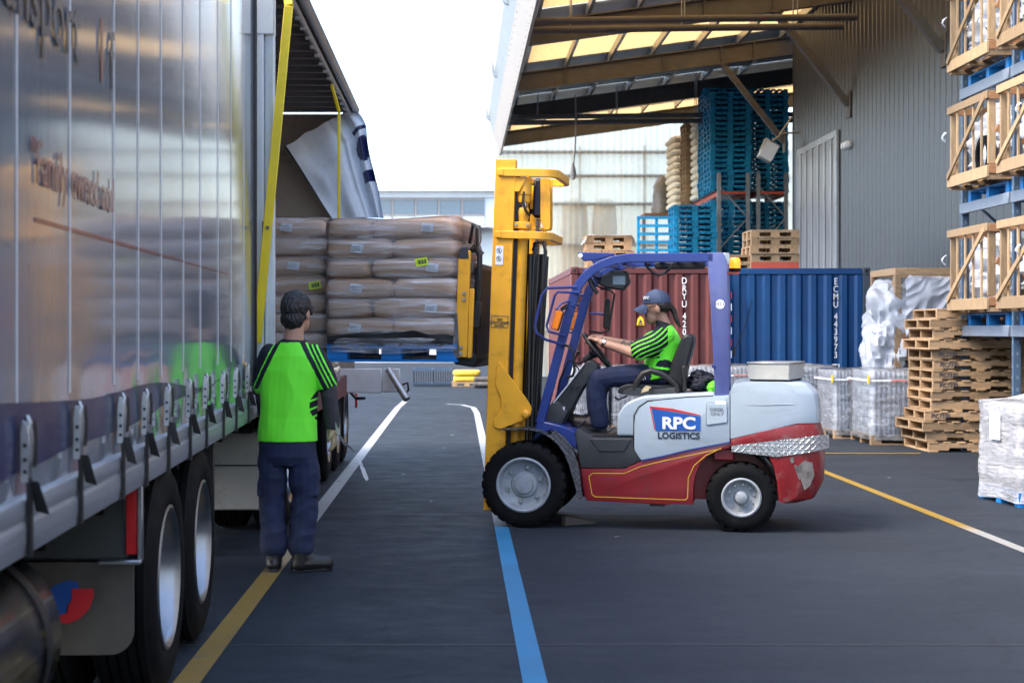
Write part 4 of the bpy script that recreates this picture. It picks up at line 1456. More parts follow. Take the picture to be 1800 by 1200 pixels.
# ================================================================== SECOND TRAILER, CURTAIN OPEN
T2 = thing('open_trailer', 'open curtain sided trailer with yellow posts being loaded', 'trailer', (-1.30, 0, 0))
A, B = 10.78, 19.45
RT = 4.37
bx('front_post', (-.130, A, .98), (-.068, A + .09, RT - .10), K['trailer_white'], T2, .008)
bx('front_post', (-.064, A + .02, .98), (.004, A + .10, RT - .10), K['trailer_white'], T2, .01)
bx('post_cap', (-.135, A - .004, 3.66), (.006, A + .105, 4.25), K['trailer_white'], T2, .008)
bx('post_latch', (-.075, A - .022, 2.24), (-.035, A + .0, 2.35), K['black'], T2, .004)
bx('front_bulkhead', (-2.5, A + .01, .98), (-.135, A + .06, RT - .05), K['trailer_white'], T2)
bx('deck', (-2.5, A, .98), (-.02, B, 1.06), K['interior'], T2)
bx('deck_rail', (-.02, A + .11, .84), (.02, B, 1.065), K['maroon'], T2, .006)
bx('rear_bulkhead', (-2.5, B, 1.0), (-.02, B + .05, RT - .06), K['interior'], T2)
for z in (2.1, 2.9, 3.7):
    bx('bulkhead_rail', (-2.48, B - .03, z), (-.06, B - .001, z + .07), K['interior'], T2, .004)
bx('far_curtain', (-2.52, A, 1.07), (-2.49, B, RT - .1), K['interior'], T2)
bx('roof_skin', (-2.5, A, RT - .03), (-.05, B, RT), K['interior_roof'], T2)
for y in np.arange(A + .3, B, .42):
    bx('roof_rib', (-2.48, y, RT - .085), (-.07, y + .06, RT - .031), K['interior_roof'], T2)
MB().tube([(-.005, A, RT - .01), (-.005, B, RT - .01)], .052, 14).build('roof_rail', K['alu'], T2)
MB().tube([(-.065, A, RT - .09), (-.065, B, RT - .09)], .028, 10).build('curtain_track', K['steel'], T2)
for y in np.arange(A + .9, B - .3, .45):
    bx('curtain_roller', (-.09, y, RT - .15), (-.05, y + .05, RT - .12), K['steel'], T2)


def flatbar(name, pts, w, t, mk, parent):
    b = MB()
    for p, q in zip(pts[:-1], pts[1:]):
        b.bar(p, q, w, t, up=(1, 0, 0))
    return b.build(name, K[mk], parent, bevel=.004)


MB().bar((-.105, 10.70, 1.50), (.113, 10.74, 3.85), .062, .03, up=(0, 1, 0)).build('yellow_post', K['strap_yellow'], T2, bevel=.004)
MB().bar((.1135, 10.742, 3.852), (.075, 10.85, 4.06), .062, .03, up=(0, 1, 0)).bar((.0745, 10.852, 4.062), (-.06, 11.2, 4.27), .062, .03, up=(0, 1, 0)).build('yellow_post', K['strap_yellow'], T2, bevel=.004)
MB().lathe([(0, .0), (.012, .0), (.014, .006), (0, .008)], (-.030, 10.688, 2.30), 'y', 8).build('post_bolt', K['rust_plate'], T2)
flatbar('yellow_post', [(-.05, 16.75, 1.05), (-.01, 16.8, 2.6), (-.005, 16.78, 3.96)], .062, .03, 'strap_yellow', T2)
flatbar('yellow_post', [(-.005, 16.78, 3.963), (-.075, 16.62, 4.24)], .062, .03, 'strap_yellow', T2)
# bunched curtain at the rear
Lc = [V((-.853, 19.0, 3.845)), V((-.56, 19.1, 3.38)), V((-.27, 19.2, 2.94)), V((.19, 19.25, 1.86))]
Rc = [V((-.02, 19.2, 4.366)), V((.155, 19.2, 4.124)), V((.25, 19.2, 3.45)), V((.39, 19.25, 2.894)), V((.60, 19.25, 1.86))]


def along(pts, t):
    k = t * (len(pts) - 1)
    i = min(int(k), len(pts) - 2)
    return pts[i].lerp(pts[i + 1], k - i)


def cloth(u, v):
    p = along(Lc, v).lerp(along(Rc, v), u)
    f = max(0, u - .55) / .45
    p.y += .07 * math.sin(u * 9 + v) * u + .09 * f * math.sin(u * 34) + .05 * n3((u * 4, v * 4, 2))
    p.x += .025 * n3((u * 6, v * 5, 7)) * f + .03 * math.sin(v * 14) * f * (1 - v)
    p.z += .03 * n3((u * 5, v * 3, 4))
    return p


def cloth_m(u, v):
    if u < .02:
        return 1
    if .80 < u < .98 and .20 < v < .25:
        return 2
    if ((u - .90) / .10) ** 2 + ((v - .335) / .062) ** 2 < 1:
        return 2
    if .82 < u < 1. and .445 < v < .50:
        return 2
    return 0


MB().grid(cloth, 90, 90, mfn=cloth_m).build('drawn_curtain', [K['curtain_white'], K['black'], K['curtain_blue']], T2, recalc=False)
# side gate swung out with its strut
bx('side_gate', (-.12, 17.6, .86), (.42, 17.66, 1.14), K['gate_white'], T2, .01)
bx('side_gate', (.425, 17.602, .87), (.63, 17.655, 1.14), K['gate_white'], T2, .01)
MB().tube([(.50, 17.52, 1.13), (.72, 17.3, .80)], .042, 10).build('gate_strut', K['steel'], T2)
MB().tube([(.66, 17.5, .96), (.72, 17.5, .98), (.73, 17.5, .90), (.68, 17.48, .84)], .014, 6).build('gate_hook', K['black'], T2)
# running gear
for y in (12.45, 13.65, 16.2, 17.4, 18.55):
    truck_wheel(T2, -.06, y)
    MB().tube([(-2.2, y, .5), (-.4, y, .5)], .07, 10).build('axle', K['chassis'], T2)
for x in (-1.9, -.95):
    bx('chassis_beam', (x, A, .62), (x + .14, B - .1, .975), K['chassis'], T2)
MB().prism([(-.52, .30), (-.125, .30), (-.125, .80), (-.155, .86), (-.52, .86)], 'y', 11.0, 11.5).build('toolbox', K['cream_box'], T2, bevel=.01)
bx('toolbox_seam', (-.51, 10.996, .615), (-.127, 10.9995, .625), K['black'], T2)
bx('toolbox', (-2.3, 11.0, .30), (-.56, 11.5, .86), K['cream_box'], T2, .01)
bx('chain_box', (-.45, 10.85, .86), (-.16, 10.98, .975), K['chassis'], T2)
bx('tail_lamp', (.022, 18.95, .62), (.05, 19.05, .80), K['red_lens'], T2, .005)
MB().tube([(.0, 18.4, .84), (.10, 18.0, .78), (.16, 17.8, .79), (.22, 17.62, .80)], .018, 6).build('air_hose', K['black'], T2)

# ================================================================== SACK LOADS
def bag_mesh(L, W, H, seed):
    def fn(u, v):
        th, ph = v * math.pi, u * 2 * math.pi
        st = math.sin(th) ** .32
        cu = math.copysign(abs(math.cos(ph)) ** .26, math.cos(ph)) * st
        su = math.copysign(abs(math.sin(ph)) ** .26, math.sin(ph)) * st
        cz = math.copysign(abs(math.cos(th)) ** .5, math.cos(th))
        end = 1 - .16 * abs(cu) ** 6
        k = .028 * n3((cu * 4, su * 4, cz * 3), 1., seed)
        return (cu * L / 2 * (1 + .3 * k), su * W / 2 * (1 + k), cz * H / 2 * end * (1 + 2.2 * k))
    return MB().grid(fn, 48, 20).mesh('bag', K['bag'], recalc=False)


BAGS = [bag_mesh(.60, .40, .176, s) for s in (1., 5., 9.)]


def sack_load(name, label, loc, rz_, W, D, layers, skirt=True, wrap='film', lime=None, labs=()):
    t = thing(name, label, 'sack load', loc, rz_, 'film wrapped sack loads')
    h = .163
    for l in range(layers):
        z = .02 + h * (l + .5)
        if l % 2 == 0:
            spots = [(-W * .26, -D * .33, 0, W * .53), (W * .25, -D * .33, 0, W * .5), (-W * .32, D * .18, 1, 0), (W * .02, D * .18, 1, 0), (W * .35, D * .18, 1, 0)]
        else:
            spots = [(-W * .335, -D * .23, 1, 0), (W * .165, -D * .33, 0, W * .64), (W * .165, 0, 0, W * .64), (-W * .26, D * .33, 0, W * .52), (W * .25, D * .33, 0, W * .5)]
        for k, (x, y, r, Lx) in enumerate(spots):
            s_ = (Lx / .60, D * .345 / .40, 1.) if not r else (D * .56 / .60, W * .34 / .40, 1.)
            inst('bag', BAGS[(l + k) % 3], t, (x + rng.uniform(-.008, .008), y + rng.uniform(-.012, .008), z), (rng.uniform(-.02, .02), 0, (math.pi / 2 if r else 0) + (math.pi if (l + k) % 2 else 0) + rng.uniform(-.02, .02)), s_)
    top = .02 + h * layers
    sh = shell('stretch_wrap', t, W + .055, D + .055, -.10, top + .005, wrap, .010, seed=loc[0] * 5, layer=(.02, h, .022), rows=96)
    for q, l in labs:
        z = .02 + h * (l + .55)
        ob = MB().grid(lambda u, v: (q + (u - .5) * .10 + .01 * v, -D / 2 - .022 - .004 * math.sin(3 * u), z + (v - .5) * .068 - .012 * u), 3, 2).build('sack_label', K['label_white'], t, recalc=False)
        for r in range(3):
            bx('print_line', (q - .035, -D / 2 - .0285, z + .012 - r * .014 - .008), (q + .03, -D / 2 - .028, z + .016 - r * .014 - .008), K['ink_soft'], ob)
    if lime:
        x, z = lime
        ob = MB().box((-.05, -.002, -.032), (.05, .002, .032)).build('lime_label', K['label_lime'], t, (x, -D / 2 - .034, z), (0, R(-8), 0))
        for k in range(9):
            w_ = .003 + .003 * (k * 7 % 3)
            bx('barcode_bar', (-.035 + k * .008, -.0035, -.018), (-.035 + k * .008 + w_, -.0025, .018), K['ink'], ob)
    return t


def load_pallet(label, loc, rz_, W, D, H=.14):
    t = thing('blue_pallet', label, 'pallet', loc, rz_)
    for y in (-D / 2 + .05, 0, D / 2 - .05):
        for x in (-W / 2 + .09, 0, W / 2 - .09):
            bx('block', (x - .085, y - .05, .02), (x + .085, y + .05, H - .045), K['pal_blue2'], t, .003)
        bx('skid_board', (-W / 2, y - .05, 0), (W / 2, y + .05, .019), K['pal_blue2'], t, .003)
        bx('stringer_board', (-W / 2, y - .052, H - .044), (W / 2, y + .052, H - .022), K['pal_blue2'], t, .003)
    for k in range(7):
        x = -W / 2 + .06 + k * (W - .12) / 6
        bx('deck_board', (x - .056, -D / 2 - .005, H - .021), (x + .056, D / 2 + .005, H), K['pal_blue2'], t, .003)
    return t

# ================================================================== FORKLIFT
TH = R(11)
FO = V((.52, 12.31, 0))
FK = thing('forklift', 'white, red and blue forklift truck with a yellow mast', 'forklift', tuple(FO), -TH)
FM = Matrix.Translation(FO) @ Matrix.Rotation(-TH, 4, 'Z')


def fw(x, y, z):
    """forklift-local to world"""
    return FM @ V((x, y, z))


W = 1.16


def lug_tyre(name, r, r_in, w, n_lug, mk, parent, loc):
    """solid forklift tyre with tread lugs, outer face at y=0, axle along y"""
    pr = [(r_in, .012), (r_in + .012, .0), (r - .075, -.004), (r - .035, .002), (r - .014, .018), (r - .010, .03), (r - .010, w - .03), (r - .014, w - .018), (r - .035, w - .002), (r_in + .012, w), (r_in, w - .012)]
    m = MB().lathe(pr, (0, 0, 0), 'y', 64, close=True)
    for k in range(n_lug):
        for side in (0, 1):
            a = math.tau * (k + .5 * side) / n_lug
            y0, y1 = (.004, w * .56) if side == 0 else (w * .44, w - .004)
            da0, da1 = .62 * math.tau / n_lug / 2, .62 * math.tau / n_lug / 2
            vs_ = []
            for rr_, yy, sk in ((r - .03, y0, 0), (r - .001, y0 + .014, 0), (r, (y0 + y1) / 2, .05), (r, y1, .09), (r - .03, y1, .09)):
                for s_ in (-1, 1):
                    an = a + s_ * da0 + (sk if side == 0 else .09 - sk) * 1.2
                    vs_.append((rr_ * math.cos(an), yy, rr_ * math.sin(an)))
            fs = [(0, 1, 3, 2), (2, 3, 5, 4), (4, 5, 7, 6), (6, 7, 9, 8), (0, 2, 4, 6, 8), (1, 9, 7, 5, 3)]
            m.add(vs_, fs)
    return m.build(name, K[mk], parent, loc)


def fk_wheel(x, y, r, r_in, w, flip, nuts, lugs, steer=0.):
    wh_ = bpy.data.objects.new('wheel', None)
    COL.objects.link(wh_)
    wh_.parent = FK
    wh_.location = (x, y, r + .002)
    wh_.rotation_euler = (0, 0, math.pi if flip else steer)
    lug_tyre('tyre', r, r_in, w, lugs, 'tyre', wh_, (0, 0, 0))
    q = r_in
    MB().lathe([(q - .004, w * .9), (q + .004, .02), (q + .006, -.004), (q - .006, -.010), (q - .016, -.004), (q - .02, .02), (q - .035, .045), (q - .05, .050), (q - .06, .058), (.11 if r > .3 else .06, .062), (.10 if r > .3 else .05, .045), (.075 if r > .3 else .05, .04), (.07 if r > .3 else .045, .02 if r > .3 else -.015), (.02, .016 if r > .3 else -.025), (0, .016 if r > .3 else -.025)], (0, 0, 0), 'y', 48).build('rim', K['rim_white'], wh_)
    rn = .140 if r > .3 else .100
    nb = MB().lathe([(0, -.016), (.013, -.016), (.0165, -.008), (.0165, .016), (.024, .017), (.026, .02), (0, .02)] if r > .3 else [(0, -.008), (.008, -.008), (.011, .012), (0, .012)], (0, .045, 0), 'y', 8).mesh('wheel_nut', K['steel'])
    for k in range(nuts):
        a = math.tau * (k + .3) / nuts
        inst('wheel_nut', nb, wh_, (rn * math.cos(a), 0, rn * math.sin(a)))
    return wh_


fk_wheel(0, 0, .345, .215, .235, False, 6, 26)
fk_wheel(0, W, .345, .215, .235, True, 6, 26)
fk_wheel(1.717, .05, .273, .150, .20, False, 10, 20, R(2))
fk_wheel(1.717, W - .05, .273, .150, .20, True, 10, 20)
MB().tube([(0, .2, .35), (0, W - .2, .35)], .09, 14).build('drive_axle', K['chassis'], FK)
MB().box((1.62, .22, .22), (1.82, W - .22, .38)).build('steer_axle', K['chassis'], FK, bevel=.02)

# --- chassis, body panels (profiles in side view: x back, z up)
def rounded(poly, rads, n=5):
    out = []
    k = len(poly)
    for i, p in enumerate(poly):
        r = rads[i] if isinstance(rads, (list, tuple)) else rads
        p0, p1, p2 = V((*poly[i - 1], 0)), V((*p, 0)), V((*poly[(i + 1) % k], 0))
        if r <= 0:
            out.append((p1.x, p1.y))
            continue
        a, b = (p0 - p1), (p2 - p1)
        r = min(r, a.length * .48, b.length * .48)
        a, b = p1 + a.normalized() * r, p1 + b.normalized() * r
        for j in range(n + 1):
            t = j / n
            q = a * (1 - t) ** 2 + p1 * 2 * t * (1 - t) + b * t * t
            out.append((q.x, q.y))
    return out


red = [(.455, .478), (.80, .482), (.931, .545), (1.10, .580), (1.30, .632), (1.628, .700), (1.628, .662), (1.56, .645), (1.46, .60), (1.395, .535), (1.36, .44), (1.345, .36), (1.345, .212), (1.17, .212), (1.165, .205), (.50, .226), (.486, .26)]
MB().prism(red, 'y', .06, W - .06).build('chassis_side', K['fk_red'], FK, bevel=.012, seg=2)
bx('chassis_core', (.40, .30, .23), (2.05, W - .30, .62), K['fk_red'], FK)
bx('chassis_block', (1.50, .10, .56), (1.66, .3, .655), K['fk_red'], FK, .01)
MB().tube([(1.83, .12, .63), (1.90, .10, .58), (1.95, .09, .52), (1.99, .12, .44)], .034, 10).build('exhaust_hose', K['hose'], FK)
bx('step_plate', (1.0, .07, .19), (1.12, .2, .204), K['black'], FK)
# grey step
step = [(.405, .765), (.45, .495), (.46, .483), (.797, .486), (.926, .548), (.931, .635), (.88, .640), (.872, .732), (.56, .728), (.43, .80)]
MB().prism(step, 'y', .07, W - .07).build('step_well', K['dgrey'], FK, bevel=.014, seg=2)
stp = MB().prism([(.52, .720), (.60, .62), (.80, .62), (.86, .720)], 'y', .060, .0685)
stp.build('step_recess', K['dgrey'], FK, bevel=.004)
bx('floor_plate', (.20, .12, .725), (.90, W - .12, .752), K['black'], FK, .004)
for k in range(6):
    bx('floor_rib', (.42 + k * .07, .13, .7525), (.435 + k * .07, W - .13, .758), K['black'], FK)
# hood and side panel
hood = rounded([(.742, .742), (.742, .90), (.80, 1.0), (.93, 1.062), (1.505, 1.098), (1.52, 1.06), (1.52, .742)], [0, .05, .06, .12, .02, 0, 0])
MB().prism(hood, 'y', .075, W - .075).build('engine_hood', K['fk_white'], FK, bevel=.03, seg=3)
side = rounded([(.880, .640), (.880, .91), (.985, 1.022), (1.30, 1.055), (1.628, 1.075), (1.628, .706), (1.30, .638), (1.10, .586), (.935, .552)], [.015, .12, .10, .05, .01, 0, 0, 0, .02])
MB().prism(side, 'y', .056, W - .056).build('side_panel', K['fk_white'], FK, bevel=.010, seg=2)
edge = [(p[0], p[1]) for p in side if p[1] > .63]
gp = [(.879, .645), (.879, .91), (.915, .975), (.985, 1.024), (1.30, 1.057), (1.50, 1.067)]
MB().tube([(a, .062, b) for a, b in gp], .0055, 6).build('panel_gap', K['black'], FK)
bl = [(.935, .546), (1.10, .581), (1.30, .633), (1.628, .701), (1.628, .713), (1.30, .645), (1.10, .593), (.935, .558)]
MB().prism(bl, 'y', .0505, .0545).build('blue_stripe', K['fk_blue'], FK)


def pin(pts):
    b = MB()
    for p, q in zip(pts[:-1], pts[1:]):
        b.bar((p[0], .0585, p[1]), (q[0], .0585, q[1]), .0016, .0055, up=(0, 0, 1) if abs(q[0] - p[0]) > abs(q[1] - p[1]) else (1, 0, 0))
    return b


pin([(.52, .42), (.545, .275), (.57, .258), (1.28, .248), (1.30, .262), (1.305, .42), (1.35, .52), (1.44, .60), (1.56, .66)]).build('pinstripe', K['pinstripe'], FK)
pin([(.52, .42), (.55, .445), (.80, .448), (.93, .505), (1.12, .555), (1.56, .655)]).build('pinstripe', K['pinstripe'], FK)

# counterweight: curved in plan at the tail
def tail(prof, y0, y1, rnd, inset, name, mk, bevel=.02):
    """extrude a side profile across the truck, rounding the tail corners in plan"""
    N = 16
    mb = MB()
    n = len(prof)
    xs = [p[0] for p in prof]
    x1 = max(xs)
    for j in range(N + 1):
        t = j / N * 2 - 1
        y = y0 + (y1 - y0) * (t + 1) / 2
        d = max(0, abs(t) - (1 - rnd))/rnd
        cut = inset * (1 - math.sqrt(max(0, 1 - d * d))) + .05 * t * t
        for x, z in prof:
            f = max(0, (x - (x1 - .55)) / .55)
            mb.v.append((x - cut * f, y, z))
    for j in range(N):
        for i in range(n):
            i2 = (i + 1) % n
            mb.f.append((j * n + i, j * n + i2, (j + 1) * n + i2, (j + 1) * n + i))
            mb.mi.append(0)
            mb.sm.append(False)
    for q, rev in ((0, False), (N, True)):
        f = [q * n + i for i in range(n)]
        mb.f.append(tuple(f if rev else f[::-1]))
        mb.mi.append(0)
        mb.sm.append(False)
    return mb.build(name, K[mk], FK, bevel=bevel, seg=2)


cw_w = rounded([(1.634, .735), (1.634, 1.12), (1.66, 1.165), (1.72, 1.180), (2.235, 1.180), (2.325, 1.09), (2.345, .98), (2.345, .862)], [0, .02, .02, .03, .05, .03, .05, 0])
tail(cw_w, .045, W - .045, .24, .15, 'counterweight_top', 'fk_white', .012)
cw_r = [(1.636, .674), (1.70, .664), (1.86, .63), (1.98, .60), (2.04, .52), (2.08, .40), (2.10, .25), (2.17, .235), (2.30, .27), (2.37, .40), (2.375, .60), (2.36, .775), (2.335, .858), (2.05, .822), (1.636, .730)]
tail(cw_r, .04, W - .04, .24, .15, 'counterweight_base', 'fk_red_worn', .012)
MB().tube([(1.64, .050, .995), (1.9, .043, 1.002), (2.12, .044, 1.01)], .003, 5).build('moulding_line', K['rim_white'], FK)
# scraped bare patch in the tail paint
for pts in ([(2.14, .52), (2.20, .575), (2.26, .56), (2.275, .46), (2.24, .38), (2.20, .345), (2.18, .40)], [(2.085, .59), (2.115, .60), (2.12, .56), (2.10, .55)], [(2.12, .535), (2.14, .54), (2.17, .44), (2.16, .42)]):
    MB().prism(pts, 'y', .0335, .040).build('bare_patch', K['rust_plate'], FK)
# chequer plate band wrapped around the tail
def band(u, v):
    # path along near side, round the tail, to the far side
    z_lo = lambda x: .636 + (.600 - .636) * min(1, max(0, (x - 1.64) / .35)) + .06 * max(0, (x - 1.99) / .38)
    z_hi = lambda x: .682 + (.770 - .682) * min(1, max(0, (x - 1.64) / .66))
    s_ = u * 2.6
    if s_ < .52:
        x, y = 1.642 + s_, .030
    elif s_ < .90:
        a = (s_ - .52) / .38
        x, y = 2.162 + .235 * math.sin(a * math.pi / 2), .030 + .27 * (1 - math.cos(a * math.pi / 2))
    else:
        a = (s_ - .90) / 1.7
        x, y = 2.397, .30 + a * (W - .60)
    lo, hi = z_lo(x), z_hi(x)
    return (x, y, lo + (hi - lo) * v)


MB().grid(band, 90, 6).build('chequer_band', K['tread'], FK, recalc=False)
# fender over the front wheel
fpts = [(-.17, .795), (.0, .802), (.06, .80), (.14, .783), (.215, .745), (.285, .688), (.338, .61), (.376, .52), (.41, .40), (.445, .28), (.46, .245)]
for y0, y1 in ((-.012, .26), (W - .26, W + .012)):
    b = MB()
    for i, p in enumerate(fpts):
        b.v += [(p[0], y0, p[1]), (p[0], y1, p[1]), (p[0] - .006, y1, p[1] - .012), (p[0] - .006, y0, p[1] - .012)]
    for i in range(len(fpts) - 1):
        for j in range(4):
            b.f.append((i * 4 + j, i * 4 + (j + 1) % 4, i * 4 + 4 + (j + 1) % 4, i * 4 + 4 + j))
            b.mi.append(0)
            b.sm.append(False)
    b.f += [(0, 1, 2, 3), tuple(4 * len(fpts) - 4 + j for j in range(4))]
    b.mi += [0, 0]
    b.sm += [False, False]
    b.build('fender', K['tread_dark'], FK)
    # outer plate of the fender, following the wheel
    yo = y0 if y0 < 0 else y1
    pl = [(p[0], p[1]) for p in fpts[4:]] + [(.475, .262), (.462, .34), (.45, .46), (.43, .55), (.39, .66), (.33, .735), (.25, .79)]
    MB().prism(pl, 'y', y0 + .02 if y0 < 0 else y1 - .028, y0 + .028 if y0 < 0 else y1 - .02).build('fender_plate', K['tread_dark'], FK)
MB().prism([(.06, .69), (.10, .865), (.30, .815), (.43, .765), (.42, .62), (.30, .72), (.20, .78)], 'y', .10, W - .10).build('cowl', K['fk_blue'], FK, bevel=.01)

# --- mast, tilted back 2 degrees
MT = bpy.data.objects.new('mast', None)
COL.objects.link(MT)
MT.parent = FK
MT.location = (-.355, 0, .12)
MT.rotation_euler = (0, R(2.07), 0)
YW = K['fk_yellow']
YN, YF = .15, W - .15
for y0, sg in ((YN, 1), (YF, -1)):
    b = MB()
    b.box((.0, min(y0, y0 + .02 * sg), .0), (.165, max(y0, y0 + .02 * sg), 2.86))
    b.box((.0, min(y0 + .021 * sg, y0 + .1 * sg), .0), (.02, max(y0 + .021 * sg, y0 + .1 * sg), 2.86))
    b.box((.145, min(y0 + .021 * sg, y0 + .1 * sg), .0), (.165, max(y0 + .021 * sg, y0 + .1 * sg), 2.86))
    b.build('outer_rail', YW, MT, bevel=.004)
    b = MB()
    ya = y0 + .03 * sg
    b.box((.025, min(ya, ya + .02 * sg), .06), (.140, max(ya, ya + .02 * sg), 2.82))
    b.box((.055, min(ya + .021 * sg, ya + .07 * sg), .06), (.085, max(ya + .021 * sg, ya + .07 * sg), 2.82))
    b.build('inner_rail', K['rust_plate'], MT)
    # black strip standing in for the channel's shade behind the rail
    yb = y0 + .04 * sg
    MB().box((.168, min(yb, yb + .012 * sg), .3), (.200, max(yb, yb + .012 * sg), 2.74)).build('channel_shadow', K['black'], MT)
    yc = y0 + .075 * sg
    # lift cylinder
    MB().lathe([(0, .0), (.046, .0), (.046, 2.09), (.05, 2.11), (.05, 2.155), (.044, 2.17), (0, 2.17)], (.232, yc, .30), 'z', 20).build('lift_cylinder', YW, MT)
    MB().tube([(.232, yc, 2.46), (.232, yc, 2.52)], .028, 14).build('piston_rod', K['chrome'], MT)
    b = MB().lathe([(0, 0), (.052, 0), (.056, .02), (.056, .06), (.062, .065), (.062, .2), (0, .2)], (.232, yc, 2.515), 'z', 18)
    b.build('cylinder_head', YW, MT)
    for z in (.72, 2.30):
        cl = MB().box((.168, yc - .06, z), (.30, yc - .045, z + .055)).box((.168, yc + .045, z), (.30, yc + .06, z + .055)).build('cylinder_clamp', YW, MT, bevel=.004)
        for x in (.187, .28):
            MB().lathe([(0, -.012), (.010, -.012), (.013, -.004), (.013, .0), (0, .0)], (x, yc - .06, z + .028), 'y', 8).build('clamp_bolt', K['steel'], cl)
# cross members with rounded hoop to the rear
for z, h, xr in ((2.72, .065, .52), (2.215, .062, .48)):
    b = MB()
    pp = rounded([(.03, YN - .018), (xr, YN - .018), (xr, YF + .018), (.03, YF + .018), (.03, YF - .004), (xr - .045, YF - .004), (xr - .045, YN + .004), (.03, YN + .004)], [0, .16, .16, 0, 0, .12, .12, 0], 6)
    b.prism(pp, 'z', z, z + h)
    b.build('mast_hoop', YW, MT, bevel=.004)
    bx('hoop_lug', (.02, YN - .024, z + .008), (.07, YN - .0185, z + h - .008), YW, MT, .002)
for yy in (YN + .10, YN + .24):
    pr = rounded([(.395, 2.30), (.37, 2.40), (.36, 2.72), (.44, 2.72), (.455, 2.34), (.45, 2.30)], .02)
    MB().prism(pr, 'y', yy, yy + .014).build('sheave_plate', YW, MT, bevel=.003)
bx('sheave_block', (.30, YN + .115, 2.40), (.40, YN + .23, 2.72), K['black'], MT, .02)
MB().prism([(.165, 2.60), (.165, 2.715), (.26, 2.715), (.20, 2.60)], 'y', YN + .004, YN + .016).build('gusset', YW, MT)
for z in (.12, 1.45, 2.66):
    bx('cross_tie', (.03, YN + .11, z), (.13, YF - .11, z + .12), YW, MT, .008)
# chains and hoses
for yy in (YN + .16, YN + .20, YF - .20):
    b = MB()
    for k in range(76):
        b.box((.328, yy - .012 + .004 * (k % 2), .42 + k * .026), (.352, yy + .012 - .004 * (k % 2), .441 + k * .026))
    b.build('lift_chain', K['rust_plate'], MT)
for i, (x, yy) in enumerate(((.315, .24), (.338, .27), (.37, .22), (.385, .26), (.40, .23), (.29, .30), (.35, .5), (.36, .56), (.30, .62), (.37, .66))):
    pts = [(x + .012 * math.sin(z * 2.1 + i), yy + .01 * math.sin(z * 1.7 + 2 * i), z) for z in np.arange(.30, 2.16, .12)]
    MB().tube(pts, .0125 if i % 3 else .017, 7).build('hydraulic_hose', K['hose'], MT)
MB().tube([(.32, .25, 2.13), (.34, .23, 2.19), (.40, .22, 2.20), (.43, .22, 2.12), (.42, .225, 1.95), (.395, .23, 1.7)], .013, 7).build('hydraulic_hose', K['hose'], MT)
MB().tube([(.24, YN + .02, 2.60), (.235, YN + .01, 2.52), (.26, YN + .01, 2.45), (.29, YN + .03, 2.41)], .011, 7).build('hydraulic_hose', K['hose'], MT)
bx('pipe_column', (.30, .36, .35), (.335, .41, 2.2), K['rust_plate'], MT)
MB().lathe([(0, 0), (.020, 0), (.022, .04), (.014, .05), (.014, .16), (.022, .17), (.022, .21), (0, .21)], (.40, YN + .17, 2.22), 'z', 10).build('hose_fitting', K['label_yellow'], MT)
# lower anchor plate with pivot
pl = rounded([(.075, 1.20), (.09, 1.215), (.33, .92), (.375, .85), (.36, .78), (.28, .735), (.12, .665), (.065, .68), (.065, .74), (.12, .82), (.12, .92), (.068, 1.02)], .02)
MB().prism(pl, 'y', YN - .022, YN - .003).build('anchor_plate', YW, MT, bevel=.004)
MB().lathe([(0, -.04), (.02, -.04), (.03, -.034), (.03, 0), (0, 0)], (.325, YN - .02, .80), 'y', 14).build('pivot_pin', YW, MT)
MB().prism(rounded([(.0, .0), (.165, .0), (.40, .72), (.42, .80), (.16, .95), (.16, .5)], .02), 'y', YN + .105, YN + .13).build('tilt_bracket', YW, MT)
MB().tube([(.25, YN + .03, 1.0), (.28, YN + .03, .95), (.33, YN + .04, .88)], .012, 7).build('hydraulic_hose', K['hose'], MT)
# plates and writing on the near rail
bx('data_plate', (.092, YN - .004, 1.00), (.15, YN - .001, 1.09), K['ink'], MT)
for k, (q, w_) in enumerate(((1.075, .04), (1.052, .03), (1.035, .045), (1.012, .03))):
    bx('plate_print', (.104, YN - .0055, q - .004), (.104 + w_, YN - .0045, q + .004), K['label_white'], MT)
bx('warning_sticker', (.028, YN - .004, 2.00), (.092, YN - .001, 2.155), K['label_white'], MT)
for z in (2.115, 2.05):
    MB().lathe([(.018, -.002), (.021, -.002), (.021, -.001), (.018, -.001)], (.058, YN - .004, z), 'y', 20, close=True).build('prohibition_ring', K['ink'], MT)
    MB().bar((.045, YN - .006, z + .013), (.071, YN - .006, z - .013), .001, .003).build('prohibition_bar', K['ink'], MT)
    MB().prism([(.054, z - .01), (.062, z - .01), (.060, z + .004), (.064, z + .010), (.056, z + .012), (.052, z + .0)], 'y', YN - .006, YN - .005).build('pictogram', K['ink'], MT)
MB().prism([(.060, 2.143), (.066, 2.143), (.063, 2.149)], 'y', YN - .0055, YN - .0045).build('triangle_mark', K['ink'], MT)
fm = MB()
for a, b_ in (((.012, YN - .004, 1.49), (.152, YN - .001, 1.494)), ((.012, YN - .004, 1.584), (.152, YN - .001, 1.588)), ((.012, YN - .004, 1.495), (.016, YN - .001, 1.583)), ((.148, YN - .004, 1.495), (.152, YN - .001, 1.583))):
    fm.box(a, b_)
fm.build('notice_frame', K['ink_soft'], MT)
text('NO\nCONTAINER\nENTRY', .030, K['ink'], MT, basis((.082, YN - .003, 1.530), (1, 0, 0), (0, 0, 1)), 'notice_lettering', bold=.0004, sx=.92, line=.85)
